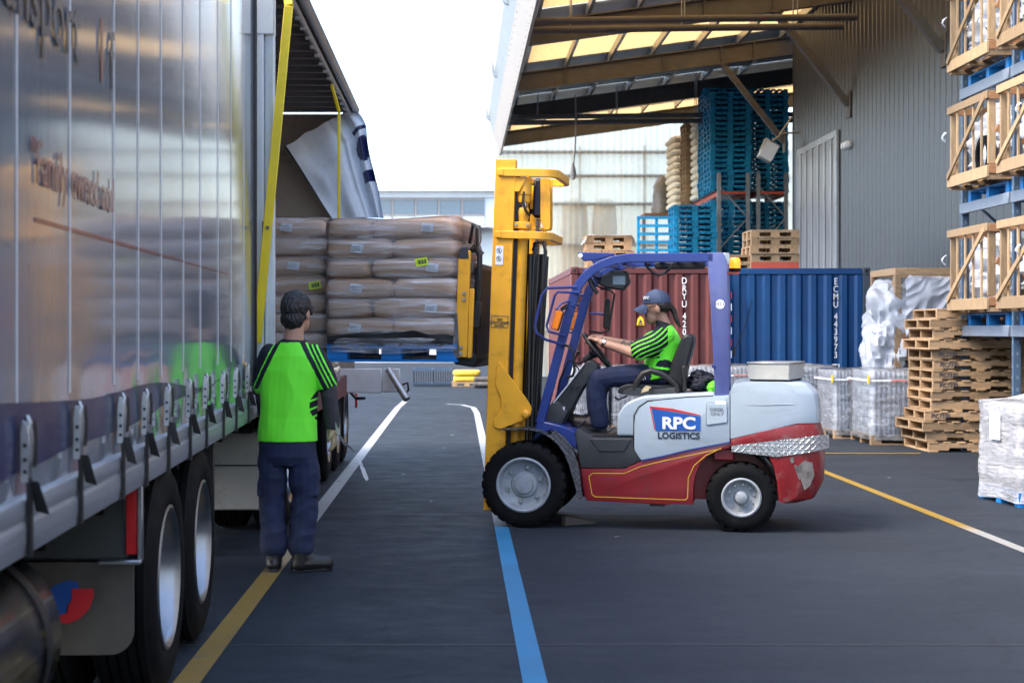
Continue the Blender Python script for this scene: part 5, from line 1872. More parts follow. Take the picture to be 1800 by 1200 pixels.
# --- carriage and clamp frame
CG = bpy.data.objects.new('carriage', None)
COL.objects.link(CG)
CG.parent = FK
CG.rotation_euler = (0, R(2.07), 0)
CG.location = (-.40, 0, 1.30)
bx('carriage_plate', (-.055, .16, .06), (-.02, W - .16, .80), K['black'], CG, .01)
for z in (.04, .40, .74):
    bx('carriage_bar', (-.10, .10, z), (-.057, W - .10, z + .10), K['rust_plate'], CG, .01)
MB().prism(rounded([(-.19, .10), (-.17, .06), (-.075, .06), (-.075, .93), (-.16, .93), (-.175, .85), (-.175, .45), (-.19, .35)], .02), 'y', .055, .095).build('side_arm', YW, CG, bevel=.006)
MB().prism([(-.192, .10), (-.16, .055), (-.135, .055), (-.15, .25), (-.165, .42), (-.186, .42)], 'y', .0485, .054).build('worn_edge', K['rust_plate'], CG)
MB().prism(rounded([(-.175, .86), (-.16, .95), (-.10, .96), (-.085, .86)], .02), 'y', .05, .10).build('arm_cap', K['dgrey'], CG, bevel=.004)
bx('arm_flange', (-.072, .06, .06), (-.035, .09, .62), YW, CG, .004)
for x, z in ((-.115, .58), (-.115, .53), (-.125, .14), (-.125, .09)):
    MB().lathe([(0, -.014), (.012, -.014), (.016, -.004), (.016, 0), (0, 0)], (x, .054, z), 'y', 10).build('arm_bolt', K['steel'], CG)
for i in range(5):
    o_ = i * .016
    MB().tube([(-.10 + o_, .12 + o_, .92), (-.06 + o_, .12 + o_, .98 - o_), (-.02 + o_ * .3, .13, .90), (-.015 + o_ * .3, .13, .6), (-.03, .14, .25)], .013, 7).build('hydraulic_hose', K['hose'], CG)
MB().tube([(-.14, .35, 1.0), (-.11, .32, 1.16), (-.075, .30, 1.12), (-.06, .3, .9)], .014, 7).build('hydraulic_hose', K['hose'], CG)
bx('valve_block', (-.055, .10, .30), (.02, .158, .52), K['black'], CG, .01)
for y in (.33, W - .33):
    MB().prism([(-.12, .02), (-.06, .02), (-.06, .42), (-.10, .42), (-.10, .062), (-1.22, .035), (-1.22, .022)], 'y', y - .06, y + .06).build('fork', K['rust_plate'], CG, bevel=.003)
MB().prism([(-.19, .0), (-.02, -.02), (.0, .06), (-.04, .10), (-.2, .06)], 'y', .12, W - .12).build('fork_heel', K['black'], CG, bevel=.01)

# --- overhead guard
GB = K['fk_blue']


def sweep_rect(path, w, d, y):
    """rect section swept along a side-view path; w in the side plane, d across"""
    b = MB()
    k = len(path)
    for i, p in enumerate(path):
        p = V((p[0], 0, p[1]))
        a = V((path[max(i - 1, 0)][0], 0, path[max(i - 1, 0)][1]))
        c = V((path[min(i + 1, k - 1)][0], 0, path[min(i + 1, k - 1)][1]))
        t = (c - a).normalized()
        nn = V((-t.z, 0, t.x))
        ww = w[i] if isinstance(w, (list, tuple)) else w
        for sx_, sy_ in ((-1, 0), (1, 0), (1, 1), (-1, 1)):
            q = p + nn * sx_ * ww / 2
            b.v.append((q.x, y + sy_ * d, q.z))
    for i in range(k - 1):
        for j in range(4):
            b.f.append((i * 4 + j, i * 4 + (j + 1) % 4, i * 4 + 4 + (j + 1) % 4, i * 4 + 4 + j))
            b.mi.append(0)
            b.sm.append(False)
    b.f += [(0, 1, 2, 3), tuple(4 * k - 4 + j for j in range(4))]
    b.mi += [0, 0]
    b.sm += [False, False]
    return b


leg = [(.115, .83), (.20, 1.14), (.30, 1.52), (.39, 1.85), (.425, 1.935), (.475, 2.005), (.54, 2.065), (.62, 2.11), (.72, 2.145), (.84, 2.162), (1.50, 2.160)]
for y in (.10, W - .16):
    sweep_rect(leg, .072, .06, y).build('front_leg', GB, FK, bevel=.006)
    MB().prism([(.425, 2.212), (.72, 2.200), (.72, 2.184), (.56, 2.145), (.47, 2.14), (.43, 2.19)], 'y', y + .004, y + .056).build('guard_horn', GB, FK, bevel=.006)
    MB().prism([(1.452, 2.124), (1.45, 2.198), (1.575, 2.198), (1.606, 2.13), (1.614, 1.75), (1.622, 1.03), (1.512, 1.03), (1.482, 1.75)], 'y', y, y + .062).build('rear_post', K['fk_blue_sheen'], FK, bevel=.008, seg=2)
for k, x in enumerate(np.arange(.66, 1.5, .135)):
    z = 2.165 if x > .8 else 2.125
    bx('roof_bar', (x - .02, .162, z - .02), (x + .02, W - .162, z + .02), GB, FK, .004)
bx('rear_header', (1.46, .164, 2.13), (1.57, W - .164, 2.19), GB, FK, .006)
bx('front_header', (.46, .164, 2.03), (.53, W - .164, 2.08), GB, FK, .006)
for x, z in ((.385, 1.785), (.30, 1.46), (.42, 1.88), (1.50, 1.3)):
    MB().lathe([(0, -.008), (.012, -.008), (.016, 0), (0, 0)], (x, .10, z), 'y', 8).build('guard_bolt', GB, FK)
MB().lathe([(0, -.003), (.018, -.003), (.018, 0), (0, 0)], (.447, .104, 2.185), 'y', 12).build('horn_eye', K['label_white'], FK)
bx('pillar_foot', (1.516, .052, .985), (1.60, .0995, 1.028), K['label_white'], FK, .003)
MB().lathe([(0, -.002), (.037, -.002), (.037, 0), (0, 0)], (1.552, .099, 1.79), 'y', 24).build('fleet_disc', K['label_white'], FK)
text('H11', .045, K['ink'], FK, basis((1.552, .0965, 1.79), (1, 0, 0), (0, 0, 1)), 'fleet_number')
# lamp guard loops and indicator lamps on each front leg
for y, s_ in ((.10, 1), (W - .10, 1)):
    d = -.03 if y < .5 else .03
    loop = [(.42, y + d, 1.93), (.20, y + d * 5, 1.92), (.155, y + d * 5, 1.86), (.10, y + d * 5, 1.62), (.115, y + d * 5, 1.56), (.18, y + d * 3.5, 1.51), (.31, y + d, 1.47)]
    if y < .5:
        MB().tube(loop, .0115, 8).build('lamp_guard', GB, FK)
    loop = [(.44, y + d, 1.885), (.28, y + d * 4, 1.89), (.255, y + d * 4, 1.86), (.19, y + d * 4, 1.62), (.205, y + d * 4, 1.575), (.33, y + d, 1.54)]
    MB().tube(loop, .010, 8).build('lamp_guard', GB, FK)
    b = MB().prism(rounded([(.222, 1.60), (.275, 1.585), (.318, 1.73), (.262, 1.745)], .015), 'y', y + d * 2.5 - .03, y + d * 2.5 + .02)
    b.build('indicator_lamp', K['orange_lens'], FK, bevel=.006)
    MB().prism(rounded([(.215, 1.60), (.28, 1.58), (.325, 1.73), (.258, 1.752)], .012), 'y', y + d * 2.5 + .021, y + d * 2.5 + .035).build('lamp_back', K['black'], FK)
    MB().tube([(.26, y + d * 2.5, 1.75), (.30, y + d, 1.80), (.36, y, 1.82)], .009, 6).build('lamp_stalk', GB, FK)
MB().prism(rounded([(.285, 1.76), (.34, 1.80), (.355, 1.775), (.30, 1.735)], .01), 'y', .07, .10).build('mirror', K['black'], FK)
MB().tube([(.345, .10, 1.21), (.39, .06, 1.22), (.405, .05, 1.26), (.40, .05, 1.40), (.36, .06, 1.455), (.30, .10, 1.47)], .011, 7).build('grab_handle', K['black'], FK)
# round rear view mirror on the far leg
MB().tube([(.52, W - .17, 1.94), (.60, W - .18, 1.93), (.64, W - .18, 1.89), (.59, W - .18, 1.58), (.52, W - .18, 1.56), (.42, W - .17, 1.58)], .010, 7).build('mirror_guard', K['hose'], FK)
MB().prism(rounded([(.545, 1.60), (.60, 1.60), (.605, 1.85), (.56, 1.86)], .02), 'y', W - .23, W - .19).build('mirror', K['black'], FK, bevel=.008)
MB().tube([(.43, W - .17, 1.73), (.55, W - .2, 1.72)], .010, 7).build('mirror_stalk', GB, FK)
# work lamp under the roof
MB().prism(rounded([(.60, 2.02), (.70, 2.07), (.81, 2.06), (.835, 1.97), (.78, 1.905), (.64, 1.925), (.585, 1.955)], .012), 'y', .17, .34).build('work_lamp', K['black'], FK, bevel=.012)
bx('lamp_glass', (.70, .1655, 1.95), (.80, .1695, 2.02), K['glass'], FK)
MB().tube([(.50, .2, 2.04), (.55, .2, 1.95), (.60, .22, 1.93), (.66, .24, 1.91)], .006, 6).build('lamp_wire', K['hose'], FK)
MB().tube([(.50, .14, 2.02), (.54, .14, 1.93), (.58, .15, 1.88)], .016, 7).build('lamp_bracket', K['black'], FK)
MB().tube([(.95, .3, 2.13), (.97, .3, 2.09), (1.01, .3, 2.05), (1.06, .3, 2.03), (1.11, .3, 2.045), (1.15, .3, 2.08), (1.18, .3, 2.13)], .011, 7).build('roof_cable', K['hose'], FK)
bx('roof_box', (1.02, .42, 2.085), (1.42, .62, 2.143), K['black'], FK, .01)
bx('glow_panel', (1.575, .12, 2.10), (1.625, .26, 2.195), K['steel'], FK, .004)
# beacon on the rear post
MB().lathe([(0, 0), (.045, 0), (.05, .01), (.05, .025), (0, .025)], (1.665, .30, 2.055), 'z', 18).build('beacon_base', K['black'], FK)
MB().lathe([(0, .0), (.042, .0), (.043, .03), (.040, .07), (.03, .082), (0, .085)], (1.665, .30, 2.081), 'z', 18).build('beacon', K['beacon'], FK)
MB().box((1.60, .27, 2.03), (1.70, .33, 2.053)).build('beacon_bracket', K['red_lens'], FK, bevel=.004)
for k in range(6):
    MB().box((1.620, W - .15, 1.35 + k * .1), (1.628, W - .11, 1.41 + k * .1)).build('reflector_tab', K['red_lens'] if k % 2 else K['label_white'], FK)
MB().tube([(1.60, W - .08, 1.36), (1.66, W - .08, 1.43), (1.74, W - .08, 1.62), (1.80, W - .08, 1.84)], .004, 5).build('aerial', K['hose'], FK)
MB().lathe([(0, 0), (.014, 0), (.016, .04), (.008, .07), (0, .07)], (1.645, W - .08, 1.37), 'z', 8).build('aerial_base', K['black'], FK)
# steering column, wheel, pedals
yc = .56
col = [(.11, .80), (.16, .98), (.28, 1.10), (.42, 1.285), (.475, 1.345), (.56, 1.30), (.545, 1.215), (.43, 1.11), (.36, .98), (.27, .79)]
MB().prism(rounded(col, .03), 'y', yc - .12, yc + .12).build('steering_column', K['dgrey'], FK, bevel=.03, seg=3)
MB().prism(rounded([(.125, .80), (.165, .975), (.24, 1.0), (.33, .93), (.26, .80)], .02), 'y', yc - .28, yc + .28).build('dash_shroud', K['dgrey'], FK, bevel=.02, seg=2)
MB().prism([(.28, .955), (.30, .965), (.295, .925)], 'y', yc - .2815, yc - .2805).build('dash_mark', K['label_white'], FK)
MB().tube([(.185, yc - .125, .985), (.30, yc - .125, 1.125), (.44, yc - .125, 1.31)], .006, 5).build('column_edge', K['label_white'], FK)
for a in (.32, .37):
    MB().prism(rounded([(a, 1.10), (a + .02, 1.13), (a + .04, 1.12), (a + .02, 1.09)], .006), 'y', yc - .128, yc - .1205).build('switch', K['black'], FK)
SWC = V((.535, yc, 1.415))
sd = V((.62, 0, -.78)).normalized()          # rim direction in side view
sn = V((.78, 0, .62)).normalized()
ring = [SWC + sd * .175 * math.cos(a) + V((0, 1, 0)) * .175 * math.sin(a) for a in np.arange(0, math.tau, math.tau / 36)]
sw = MB().tube(ring, .015, 10, closed=True)
sw.build('steering_wheel', K['black'], FK)
b = MB()
for a in (.5, 2.6, 4.2):
    b.tube([SWC - sn * .03, SWC + sd * .17 * math.cos(a) + V((0, 1, 0)) * .17 * math.sin(a)], .012, 7)
b.ell(SWC - sn * .035, (.045, .045, .04))
b.build('wheel_spokes', K['black'], FK)
MB().tube([SWC - sn * .04, SWC - sn * .14], .03, 10).build('wheel_stem', K['black'], FK)
KN = SWC - sd * .165 + V((0, -.06, 0))
MB().tube([(.40, yc - .14, 1.26), (.36, yc - .19, 1.32), (.40, yc - .23, 1.40)], .007, 6).ell((.405, yc - .235, 1.405), .016).build('shift_lever', K['black'], FK)
MB().tube([(.46, yc + .14, 1.36), (.36, yc + .2, 1.30), (.27, yc + .2, 1.33), (.20, yc + .2, 1.17), (.18, yc + .2, 1.08)], .009, 6).build('hydraulic_lever', K['hose'], FK)
for k, (x, z) in enumerate(((.36, .80), (.42, .79))):
    MB().prism([(x, z - .03), (x + .09, z + .05), (x + .10, z + .04), (x + .02, z - .04)], 'y', yc - .15 + k * .16, yc - .06 + k * .16).build('pedal', K['black'], FK, bevel=.004)
# seat
cu = rounded([(.72, 1.075), (.74, 1.125), (.80, 1.15), (1.12, 1.14), (1.22, 1.17), (1.25, 1.10), (1.20, 1.06), (.80, 1.06)], [.02, .03, .04, .04, .03, .03, .03, .03])
MB().prism(cu, 'y', yc - .24, yc + .24).build('seat_cushion', K['seat'], FK, bevel=.03, seg=3)
bk_ = rounded([(1.12, 1.15), (1.155, 1.32), (1.245, 1.535), (1.285, 1.56), (1.335, 1.545), (1.345, 1.50), (1.27, 1.22), (1.25, 1.09), (1.17, 1.09)], [.03, .05, .03, .02, .03, .03, .04, .04, .03])
MB().prism(bk_, 'y', yc - .235, yc + .235).build('seat_back', K['seat'], FK, bevel=.035, seg=3)
for yy in (yc - .275, yc + .275):
    arm = [(.86, .0, 1.105), (.885, 0, 1.17), (.935, 0, 1.235), (1.00, 0, 1.258), (1.08, 0, 1.235), (1.15, 0, 1.19), (1.205, 0, 1.14), (1.21, 0, 1.09)]
    MB().tube([(p[0], yy, p[2]) for p in arm], .026, 10).build('hip_restraint', K['black'], FK)
    MB().prism(rounded([(.76, 1.08), (.86, 1.13), (.98, 1.10), (1.22, 1.13), (1.21, 1.07), (.90, 1.055), (.80, 1.06)], .02), 'y', yy - .02, yy + .02).build('seat_side', K['dgrey'], FK, bevel=.008)
    MB().lathe([(0, -.026), (.02, -.026), (.022, 0), (0, 0)], (1.00, yy, 1.10), 'y', 12).build('adjuster_knob', K['black'], FK)
MB().tube([(.80, yc - .2, 1.05), (.73, yc - .22, 1.02), (.70, yc - .22, 1.04)], .008, 6).build('seat_lever', K['hose'], FK)
MB().box((1.245, yc - .29, 1.10), (1.285, yc - .24, 1.30)).build('belt_retractor', K['black'], FK, bevel=.008)
MB().prism([(.92, 1.08), (.99, 1.10), (1.0, 1.13), (.96, 1.14), (.93, 1.11)], 'y', yc - .2985, yc - .296).build('worn_patch', K['glove'], FK)
# logo and filler panel on the side panel
y_ = .0535
MB().prism([(1.005, 1.008 - .025), (1.012, .992 - .025), (1.185, .948), (1.40, .912), (1.398, .920), (1.18, .968)], 'y', y_ - .003, y_).build('logo_red_bar', K['logo_red'], FK)
MB().prism([(1.003, .985), (1.010, .985), (1.045, .800), (1.040, .798)], 'y', y_ - .003, y_).build('logo_red_bar', K['logo_red'], FK)
MB().prism([(1.020, .965), (1.40, .905), (1.40, .795), (1.052, .790)], 'y', y_ - .003, y_).build('logo_panel', K['logo_blue'], FK)
text('RPC', .128, K['logo_white'], FK, basis((1.230, y_ - .0045, .848), (1, 0, 0), (0, 0, 1)), 'logo_lettering', bold=.0045, sx=1.14)
text('LOGISTICS', .068, K['ink'], FK, basis((1.230, y_ - .0015, .752), (1, 0, 0), (0, 0, 1)), 'logo_lettering', bold=.0022, sx=1.02)
fp_ = rounded([(1.450, .838), (1.450, 1.00), (1.462, 1.012), (1.600, 1.008), (1.608, .99), (1.608, .862)], .012)
MB().prism(fp_, 'y', .0465, .0555).build('filler_flap', K['fk_white'], FK, bevel=.004)
ln = MB()
fpo = rounded([(1.445, .832), (1.445, 1.003), (1.460, 1.018), (1.604, 1.014), (1.613, .995), (1.613, .856)], .012)
for p, q in zip(fpo, fpo[1:] + fpo[:1]):
    if (V(p) - V(q)).length > 1e-4:
        ln.bar((p[0], .0552, p[1]), (q[0], .0552, q[1]), .0016, .0035, up=(0, 1, 0))
ln.build('flap_gap', K['ink_soft'], FK)
text('DIESEL\nONLY', .036, K['ink_soft'], FK, basis((1.530, .0455, .945), (1, 0, 0), (0, 0, 1)), 'flap_lettering', line=.95, sx=1.05)

# --- things on the forklift
bxo = thing('metal_box', 'brushed silver box sitting on the forklift counterweight', 'box', tuple(fw(1.99, .45, 1.183)), -TH - R(14))
MB().box((-.165, -.27, .012), (.165, .27, .135)).build('box_body', K['box_cream'], bxo, bevel=.006)
bx('lid', (-.172, -.277, .1355), (.172, .277, .150), K['steel'], bxo, .004)
for y in (-.2, .2):
    bx('foot', (-.155, y - .03, 0), (.155, y + .03, .0115), K['black'], bxo)
jk = thing('jacket', 'navy jacket with lime trim bundled behind the driver seat', 'jacket', tuple(fw(1.40, .56, 1.09)), -TH)
def bundle(c, r, seed, mk, name):
    def fn(u, v):
        th, ph = v * math.pi, u * math.tau
        d = V((math.sin(th) * math.cos(ph), math.sin(th) * math.sin(ph), math.cos(th)))
        k = 1 + .25 * n3(d * 2.2, 1, seed) + .15 * (1 - 2 * abs(n3(d * 4, 1, seed + 5)))
        return (c[0] + d.x * r[0] * k, c[1] + d.y * r[1] * k, c[2] + d.z * r[2] * k)
    MB().grid(fn, 36, 20).build(name, K[mk], jk, recalc=False)
bundle((0, 0, .07), (.125, .30, .075), 2., 'navy', 'jacket_cloth')
bundle((-.03, -.1, .12), (.065, .12, .05), 8., 'navy', 'jacket_hood')
bundle((.085, -.2, .035), (.05, .11, .045), 5., 'green', 'lime_trim')
# wheel chock
ck = thing('wheel_chock', 'flat grey wooden scrap under the front wheel', 'wood scrap', tuple(fw(.40, .32, .0)), -TH + R(35))
MB().prism([(-.13, .0), (.16, .0), (.15, .02), (-.13, .075)], 'y', -.035, .035).build('scrap_board', K['flap'], ck, bevel=.004)

# --- carried load and the load in the truck
cl_c = fw(-1.10, W / 2 + .02, 0)
LZ = 1.30
load_pallet('blue pallet lifted on the forks under the wrapped sacks', (cl_c.x, cl_c.y, LZ + .045 - .02), -TH, 1.10, 1.10, .15)
lp = sack_load('sack_load', 'brown paper sacks wrapped in film, raised on the forks', (cl_c.x, cl_c.y, LZ + .20), -TH, 1.09, 1.08, 6,
               lime=(.26, .64), labs=[(-.31, 0), (.33, 1), (-.30, 2), (.34, 3), (-.29, 4), (.30, 5)])
MB().grid(lambda u, v: (-.54 + 1.06 * u, -.566 - .01 * n3((u * 5, v * 3, 2)), -.03 + v * (.07 + .05 * u * (1 - u) * 3 + .02 * n3((u * 8, 0, 1)))), 30, 5).build('slip_sheet', K['black'], lp, recalc=False)
MB().grid(lambda u, v: (.552 + .01 * n3((u * 5, v * 3, 2)), -.55 + 1.1 * u, -.04 + v * .12), 20, 3).build('slip_sheet', K['black'], lp, recalc=False)
load_pallet('blue pallet under the wrapped sacks inside the trailer', (-1.72, 13.75, 1.062), 0, 1.16, 1.16, .15)
sack_load('sack_load', 'brown paper sacks wrapped in film, standing inside the open trailer', (-1.70, 13.75, 1.218), 0, 1.16, 1.14, 8,
          lime=(.47, .75), labs=[(.22, 7), (.28, 5), (.30, 1)])

# ================================================================== PEOPLE
def remeshed(mb, voxel, smooth=6, disp=None, pred=None, mats=None, name='body'):
    me0 = mb.mesh('tmp', K['skin'], recalc=True)
    o = bpy.data.objects.new('tmp', me0)
    COL.objects.link(o)
    md = o.modifiers.new('r', 'REMESH')
    md.mode = 'VOXEL'
    md.voxel_size = voxel
    if smooth:
        ms = o.modifiers.new('s', 'SMOOTH')
        ms.factor = .5
        ms.iterations = smooth
    bpy.context.view_layer.update()
    dg = bpy.context.evaluated_depsgraph_get()
    me = bpy.data.meshes.new_from_object(o.evaluated_get(dg))
    bpy.data.objects.remove(o)
    me.name = name
    nv = len(me.vertices)
    if disp:
        nrm = [v.normal.copy() for v in me.vertices]
        for i, v in enumerate(me.vertices):
            v.co += nrm[i] * disp(v.co)
    me.materials.clear()
    for m in mats:
        me.materials.append(m)
    me.polygons.foreach_set('use_smooth', [True] * len(me.polygons))
    if pred:
        me.polygons.foreach_set('material_index', [pred(p.center) for p in me.polygons])
    me.update()
    return me


def fold(a, fx, fz, seed):
    def f(p):
        r = 1 - 2 * abs(n3((p.x * fx, p.y * fx, p.z * fz), 1., seed))
        return a * (r * .6 + .7 * n3((p.x * fx * .5, p.y * fx * .5, p.z * fz * .6), 1., seed + 4))
    return f


def rings(spec, ex=(1, 0, 0), ey=(0, 1, 0)):
    return [(c, V(ex) * a, V(ey) * b) for c, a, b in spec]


def hand(mb, wrist, palm_dir, across, normal, curl, ln=1., thumb=1, spread=.02):
    """palm with four bent fingers and a thumb; curl bends towards normal"""
    w, d, a, n = V(wrist), V(palm_dir).normalized(), V(across).normalized(), V(normal).normalized()
    M3 = Matrix((a, d, n)).transposed()
    mb.ell(w + d * .045, (.040, .050, .017), M3, 14, 10)
    mb.limb([w - d * .01, w + d * .03], [.026, .028])
    for i, (off, L, r) in enumerate(((-.030, .072, .0095), (-.010, .080, .0098), (.010, .075, .0095), (.029, .060, .0085))):
        p = w + d * .085 + a * off
        dd = (d + a * (off * 2.5)).normalized()
        pts = [w + d * .05 + a * off * .8, p]
        ang = 0
        for s_ in (.42, .33, .25):
            ang += curl
            q = dd * math.cos(ang) + n * math.sin(ang)
            p = p + q * L * s_ * ln
            pts.append(p)
        mb.limb(pts, [r * 1.1, r * 1.08, r, r * .95, r * .82], 10)
    t0 = w + d * .022 - a * .030 * thumb
    mb.limb([w + d * .02 - a * .012 * thumb, t0, t0 + d * .030 - a * .016 * thumb + n * .014, t0 + d * .055 - a * .012 * thumb + n * .028], [.015, .0135, .011, .009], 10)


# ---------------------------------------------------------------- man watching the loading, seen from behind
MAN = thing('person', 'man in lime and navy work shirt seen from behind beside the trailer', 'person', (-1.112, 10.14, 0), 0)
hz = R(-24)
HR = Matrix.Rotation(hz, 3, 'Z')
hc = V((.045, .0, 1.702))


def hp(x, y, z):
    return hc + HR @ V((x, y, z)) * 1.1


b = MB()
b.ell(hp(0, 0, .02), (.086, .108, .116), HR)
b.ell(hp(0, .035, -.055), (.066, .068, .074), HR)
b.limb([hp(0, .095, -.005), hp(0, .112, -.03)], [.012, .016])
for s_ in (-1, 1):
    b.ell(hp(.078 * s_, -.005, -.01), (.012, .022, .034), HR)
b.limb([hp(0, -.015, -.05), (.03, -.02, 1.58), (.02, -.015, 1.50)], [.062, .064, .072])
b.loft(rings([((.01, 0, 1.50), .09, .06), ((.012, 0, 1.42), .165, .09), ((.0, 0, 1.25), .16, .10), ((-.01, 0, 1.0), .15, .10), ((-.015, 0, .88), .16, .10)]))
b.limb([(.185, .0, 1.41), (.245, -.005, 1.18), (.272, .045, .93)], [.05, .042, .030])
b.limb([(-.14, .0, 1.41), (-.18, .04, 1.17), (-.175, .16, .98)], [.05, .042, .030])
hand(b, (-.175, .17, .96), (.0, .5, -.8), (0, .8, .5), (1, 0, 0), .35)
b.limb([(-.095, 0, .88), (-.11, .02, .5), (-.09, 0, .10)], [.085, .06, .045])
b.limb([(.065, 0, .88), (.085, .02, .5), (.065, 0, .10)], [.085, .06, .045])
inst('body', remeshed(b, .0065, 4, mats=[K['skin']]), MAN)
b = MB()
b.ell(hp(0, -.012, .035), (.092, .111, .107), HR)
b.ell(hp(0, -.055, -.035), (.078, .058, .070), HR)
for s_ in (-1, 1):
    b.limb([hp(.080 * s_, .030, .03), hp(.083 * s_, .028, -.005)], [.014, .008])
inst('hair', remeshed(b, .004, 2, lambda p: .005 * (1 - 2 * abs(n3((p.x * 70, p.y * 55, p.z * 14)))) + .004 * (1 - 2 * abs(n3((p.x * 150, p.y * 150, p.z * 30)))) + .006 * n3((p.x * 20, p.y * 20, p.z * 20)), mats=[K['hair_grey']]), MAN)
# shirt
b = MB()
b.loft(rings([((-.018, 0, .858), .200, .142), ((-.018, 0, .90), .198, .139), ((-.016, 0, 1.02), .186, .126), ((-.008, 0, 1.18), .190, .126), ((.004, 0, 1.32), .200, .124), ((.010, -.004, 1.42), .186, .108), ((.014, -.010, 1.48), .130, .086), ((.022, -.012, 1.525), .078, .074)]), 28)
b.limb([(.155, .0, 1.425), (.205, -.005, 1.34), (.240, -.005, 1.245)], [.070, .072, .072])
b.limb([(-.130, .0, 1.425), (-.170, .015, 1.34), (-.185, .04, 1.22)], [.070, .070, .068])


def man_col(c):
    x, y, z = c.x - .008, c.y, c.z
    if z > 1.508:
        return 1
    ax = abs(x)
    f = .055 + (1.525 - z) * .50
    if z > 1.20 and ax > f:
        if x > 0:
            d = (ax - f) * .9
            if .030 < d < .040 or .056 < d < .066 or .082 < d < .092:
                return 0
        elif .030 < (ax - f) * .9 < .038:
            return 0
        return 1
    if x > .128 and .93 < z < 1.20:
        e = .128 + .10 * abs((z - 1.09) / .14) ** 2.2
        if x > e or y > .05:
            k = (z - .40 * (x - .128) - .95) / .055
            return 0 if (k % 1.) < .24 else 1
    return 0


inst('shirt', remeshed(b, .0055, 6, (lambda f: lambda p: f(p) * max(0., min(1., (p.z - .87) / .12)))(fold(.012, 7, 4.0, 3.)), man_col, [K['green'], K['navy']]), MAN)
b = MB().limb([(.248, -.005, 1.27), (.258, .0, 1.17), (.268, .03, 1.05), (.276, .05, .955)], [.055, .056, .052, .044])
inst('sleeve', remeshed(b, .006, 4, fold(.005, 8, 16, 6.), mats=[K['grey_sleeve']]), MAN)
b = MB().limb([(-.183, .04, 1.24), (-.186, .06, 1.15), (-.178, .14, 1.02)], [.054, .054, .046])
inst('sleeve', remeshed(b, .006, 4, fold(.005, 8, 16, 8.), mats=[K['grey_sleeve']]), MAN)
b = MB()
hand(b, (.278, .055, .935), (.12, .16, -1), (.25, 1, .1), (-1, .2, 0), .30, .95)
b.limb([(.277, .052, .965), (.279, .057, .92)], [.040, .036])
inst('glove', remeshed(b, .005, 2, lambda p: .003, mats=[K['glove']]), MAN)
# trousers
b = MB()
b.loft(rings([((-.018, 0, .93), .175, .118), ((-.018, -.004, .84), .190, .130), ((-.016, -.006, .76), .188, .128), ((-.016, 0, .70), .175, .11)]), 26)
b.limb([(-.105, -.004, .82), (-.118, .0, .68), (-.122, .018, .50), (-.116, .006, .34), (-.108, -.004, .22), (-.104, -.004, .165)], [.100, .097, .086, .084, .082, .086])
b.limb([(.072, -.004, .82), (.088, .0, .68), (.094, .022, .50), (.088, .010, .34), (.078, .0, .22), (.070, -.004, .170)], [.100, .098, .088, .086, .084, .088])
for x, y in ((.160, .03), (-.190, .03)):
    b.box((x - .018, y - .075, .50), (x + .018, y + .07, .70))
inst('trousers', remeshed(b, .006, 7, (lambda f: lambda p: f(p) * max(0., min(1., (.80 - p.z) / .10)))(fold(.015, 7, 10, 2.)), mats=[K['trouser']]), MAN)


def boot(parent, heel, toe, mk, h=.13, r=.043, tilt=0):
    heel, toe = V(heel), V(toe)
    d = (toe - heel)
    n = V((0, 0, 1))
    b = MB()
    mid = heel + d * .45
    b.limb([heel + n * .05, mid + n * .052, toe + n * .046], [r, r * 1.02, r * .98])
    b.limb([heel + n * .05 + d * .06, heel + n * (h * .75) + d * .08, heel + n * (h + .04) + d * .08], [r * 1.05, r * 1.08, r * 1.12])
    b.limb([heel + n * .10 + d * .1, mid + n * .072], [r * .98, r * .85])

    def sole(p):
        return 0.
    me = remeshed(b, .006, 3, None, None, [K[mk]], 'boot')
    z0 = min(heel.z, toe.z)
    o = inst('boot', me, parent)
    s_ = MB()
    dn = d.normalized()
    sd_ = V((-dn.y, dn.x, 0))
    ol = [(-.045, .030), (-.05, 0), (-.045, -.030), (.05, -.036), (d.length * .55, -.036), (d.length * .85, -.044), (d.length + .03, -.032), (d.length + .046, 0), (d.length + .03, .032), (d.length * .85, .044), (d.length * .55, .036), (.05, .036)]
    vs_ = [heel + dn * q[0] + sd_ * q[1] for q in ol]
    k = len(vs_)
    s_.add([v + n * .001 for v in vs_] + [v + n * .026 for v in vs_], [tuple(range(k - 1, -1, -1)), tuple(range(k, 2 * k))] + [(i, (i + 1) % k, k + (i + 1) % k, k + i) for i in range(k)])
    s_.build('sole', K['black'], o, bevel=.004)
    return o


boot(MAN, (-.104, -.035, 0), (-.118, .17, 0), 'boot', .13, .050)
boot(MAN, (.058, -.03, 0), (.235, .035, 0), 'boot', .13, .052)
# strip of torn film trailing from his hand
tp = [(.245, .02, 1.30), (.285, .02, 1.22), (.275, .01, 1.10), (.300, .0, .98), (.318, -.01, .90), (.365, -.015, .84), (.42, -.02, .795), (.455, -.02, .74), (.485, -.02, .665), (.51, -.02, .60)]


def ribbon(u, v):
    p = along([V(q) for q in tp], u)
    w = .006 + .009 * abs(math.sin(u * 9)) + .015 * max(0, u - .8)
    a = u * 7
    return p + V((math.cos(a), .6, math.sin(a) * .5)).normalized() * w * (v - .5) * 2 + V((.006 * n3((u * 30, v * 5, 1)), 0, .006 * n3((u * 30, v * 4, 5))))


o = MB().grid(ribbon, 90, 5).build('film_strip', K['plastic_clear'], None, (-1.112, 10.14, 0), recalc=False)
tag(o, 'torn strip of clear film trailing from the gloved hand', 'plastic strip')

